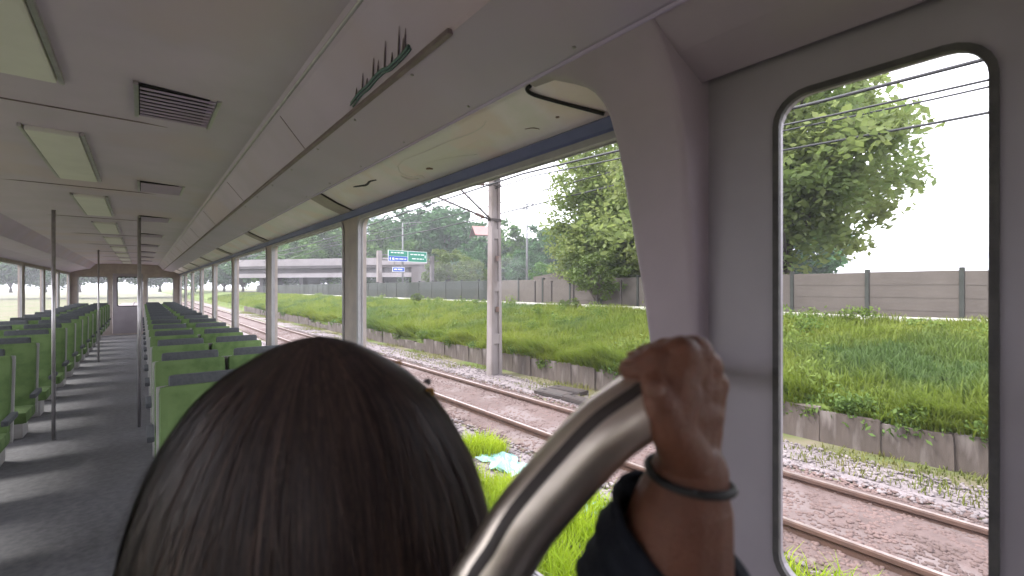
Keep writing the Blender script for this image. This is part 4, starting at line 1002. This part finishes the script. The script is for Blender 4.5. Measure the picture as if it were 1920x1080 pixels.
# --- passenger holding the rail (only forearm and hand in view; body behind the lens)
def P3(px, py, d): return cp(px, py, d)
caps = []
def cap_(p, q, r0, r1, seg=14):
    """a tapered round limb segment with a ball at each end"""
    p, q = Vector(p), Vector(q)
    d = (q - p); L_ = max(d.length, 1e-5); d = d / L_
    path, rad = [], []
    for k in range(5): t = math.pi / 2 * (1 - k / 4); path.append(p - d * r0 * math.sin(t)); rad.append(max(r0 * math.cos(t), 1e-4))
    for k in range(5): t = math.pi / 2 * (k / 4); path.append(q + d * r1 * math.sin(t)); rad.append(max(r1 * math.cos(t), 1e-4))
    caps.append(tube_data(path, rad, seg))
def chain(pts):
    for (p, r0), (q, r1) in zip(pts, pts[1:]): cap_(p, q, r0, r1)
wr = P3(1292, 888, .284); elb = cc(.065, -.36, .295); sh = cc(.255, -.23, .05)
chain([(wr, .0235), (P3(1276, 965, .285), .031), (P3(1258, 1060, .287), .037), (elb, .040)])
chain([(elb, .041), (sh, .050), (cc(.16, -.19, -.10), .06), (cc(.05, -.17, -.18), .055)])
chain([(cc(.05, -.17, -.18), .055), (cc(.05, -.06, -.165), .055), (cc(.05, -.02, -.16), .075), (cc(.05, .05, -.165), .082)])
for sg in (-1, 1):
    chain([(cc(.05 + sg * .07, -.30, -.19), .10), (cc(.05 + sg * .06, -.50, -.19), .095), (cc(.05 + sg * .075, -.74, -.2), .10), (cc(.05 + sg * .09, -.86, -.2), .082), (cc(.05 + sg * .09, -1.18, -.18), .055), (cc(.05 + sg * .09, -1.48, -.2), .038), (cc(.05 + sg * .1, -1.515, -.10), .03)])
chain([(cc(.05, -.20, -.18), .06), (cc(-.13, -.24, -.19), .05), (cc(-.17, -.44, -.05), .04), (cc(-.10, -.24, -.06), .026), (cc(-.08, -.16, -.055), .03)])
# palm: four metacarpals; fingers with three bones each; thumb from the side of the palm
fing = [((1276, 862, .277), (1278, 666, .273), (1230, 678, .272), (1198, 690, .274), (1180, 692, .277), (.0118, .0105, .0094, .0084, .0070)),
        ((1288, 862, .281), (1302, 664, .285), (1250, 662, .306), (1210, 668, .314), (1190, 682, .314), (.0125, .0108, .0096, .0085, .0072)),
        ((1300, 864, .286), (1322, 688, .293), (1286, 686, .326), (1248, 714, .330), (1229, 744, .325), (.0122, .0102, .0092, .0082, .0070)),
        ((1312, 868, .290), (1336, 722, .299), (1306, 726, .328), (1276, 750, .334), (1257, 778, .331), (.0115, .0094, .0082, .0074, .0064))]
for c0, m_, p_, d_, t_, rr in fing:
    chain([(wr, .018), (P3(*c0), rr[0])])
    chain([(P3(*c0), rr[0]), (P3(*m_), rr[1]), (P3(*p_), rr[2]), (P3(*d_), rr[3]), (P3(*t_), rr[4])])
chain([(P3(1282, 780, .280), .014), (P3(1300, 775, .286), .014), (P3(1318, 780, .292), .013)])
chain([(P3(1288, 858, .275), .015), (P3(1256, 802, .264), .0128), (P3(1236, 760, .2615), .0106), (P3(1228, 726, .264), .0085)])
chain([(P3(1256, 802, .264), .0125), (P3(1275, 740, .272), .013)])
chain([(P3(1262, 745, .268), .0115), (P3(1268, 700, .271), .011), (P3(1290, 690, .279), .011)])
chain([(P3(1300, 720, .286), .012), (P3(1322, 735, .293), .011)])
for c0, m_, p_, d_, t_, rr in fing: cap_(P3(*m_), P3(m_[0] - 2, m_[1] - 2, m_[2] - .0015), rr[1] * 1.12, rr[1] * 1.08)
for c0, m_, p_, d_, t_, rr in fing: cap_(P3(*p_), P3(p_[0] - 1, p_[1] - 2, p_[2]), rr[2] * 1.07, rr[2] * 1.05)
v, f = join(caps)
hand = meshobj('person', v, f, 'skin', smooth=True, label='person in a dark navy sleeve gripping the chrome rail at right', cat='person')
rm = hand.modifiers.new('remesh', 'REMESH'); rm.mode = 'VOXEL'; rm.voxel_size = .0020; rm.use_smooth_shade = True
sm_ = hand.modifiers.new('smooth', 'SMOOTH'); sm_.iterations = 4; sm_.factor = .5
dg = bpy.context.evaluated_depsgraph_get(); me2 = bpy.data.meshes.new_from_object(hand.evaluated_get(dg)); hand.modifiers.clear(); hand.data = me2
# nails of the two fingers lying over the rail
for px, py, d, ro_ in ((1183, 681, .2715, -38), (1191, 666, .3075, -45), (1228, 731, .2553, 70)):
    bm = bmesh.new(); bmesh.ops.create_uvsphere(bm, u_segments=12, v_segments=8, radius=1)
    no = bmobj('fingernail', bm, 'nail', smooth=True, parent=hand); no.matrix_parent_inverse = Matrix()
    no.location = P3(px, py, d); no.scale = (.0060, .0045, .0018); no.rotation_euler = (R(ro_), R(12), -YAW)
# sleeve, shirt, trousers
pa = catmull([P3(1268, 1000, .285), P3(1256, 1075, .287), P3(1228, 1200, .291), elb, elb * .6 + sh * .4 - Vector((0, 0, .01)), sh], 10)
n = len(pa); rad_ = [.0355 + .017 * min(1, i / 11) + .0026 * math.sin(i * 1.35) for i in range(n)]
Vs, Fs = tube_data(pa, rad_, 44, cap=False); tocam = -fw; V2 = []
for i, v_ in enumerate(Vs):
    ri = i // 44; u_ = (Vector(v_) - pa[ri]).normalized(); k_ = max(0, 1 - ri / 9)
    z_ = (-.018 * u_.dot(tocam) + .016 * u_.dot(-rt)) * k_
    wr_ = .0014 * math.sin(3 * math.atan2(u_.dot(rt), u_.dot(fw)) + ri * .8) + .0007 * math.sin(i * 1.9)
    V2.append(Vector(v_) + Vector((0, 0, z_)) + u_ * wr_)
so = meshobj('sleeve', V2, Fs, 'navy_cloth', smooth=True, parent=hand, label='dark navy sleeve pushed up the forearm')
md = so.modifiers.new('thick', 'SOLIDIFY'); md.thickness = .003; md.offset = -1
skin_obj('shirt', [cc(.05, -.72, -.20), cc(.05, -.50, -.20), cc(.05, -.30, -.19), cc(.25, -.235, .03), cc(-.13, -.25, -.19), cc(-.165, -.40, -.08)], [(0, 1), (1, 2), (2, 3), (2, 4), (4, 5)], [.19, .18, .16, .064, .064, .055], 'navy_cloth', 0, parent=hand)
skin_obj('trousers', [cc(.05, -.74, -.2), cc(-.04, -.86, -.2), cc(.14, -.86, -.2), cc(-.04, -1.18, -.18), cc(.14, -1.18, -.18), cc(-.04, -1.46, -.198), cc(.14, -1.46, -.198)], [(0, 1), (0, 2), (1, 3), (2, 4), (3, 5), (4, 6)], [.185, .1, .1, .07, .07, .06, .06], 'trouser', 0, parent=hand)
bm = bmesh.new(); bmesh.ops.create_uvsphere(bm, u_segments=24, v_segments=16, radius=1)
ho = bmobj('hair', bm, 'hair', smooth=True, parent=hand); ho.matrix_parent_inverse = Matrix(); ho.location = cc(.05, .06, -.185); ho.scale = (.088, .088, .085)
# black band round the wrist
wc = P3(1292, 893, .284); ax = (P3(1276, 965, .285) - P3(1292, 888, .284)).normalized(); tq_ = ax.to_track_quat('Z', 'Y')
dat = []
for o_ in (0,):
    pts = [wc + ax * o_ + tq_ @ Vector((.0256 * math.cos(2 * math.pi * k / 40), .0250 * math.sin(2 * math.pi * k / 40), .0012 * math.sin(4 * math.pi * k / 40))) for k in range(41)]
    dat.append(tube_data(pts, .0026, 8))
v, f = join(dat); meshobj('wrist_band', v, f, 'rubber', smooth=True, label='black elastic band round the wrist of the gripping hand', cat='wrist band')

# ================================================================== HAZE in the outdoor air
bm = bmesh.new(); bx(bm, (0, 0, 30.5), (5400, 5400, 65))
hz_ = bpy.data.materials.new('haze'); hz_.use_nodes = True; t = hz_.node_tree; t.nodes.clear()
o_ = t.nodes.new('ShaderNodeOutputMaterial'); pv_ = t.nodes.new('ShaderNodeVolumePrincipled')
pv_.inputs['Color'].default_value = (.92, .95, 1, 1); pv_.inputs['Density'].default_value = .0010; pv_.inputs['Anisotropy'].default_value = .2
t.links.new(pv_.outputs[0], o_.inputs['Volume']); MATS['haze'] = hz_
bmobj('haze', bm, 'haze', kind='stuff', label='thin pale haze in the air')
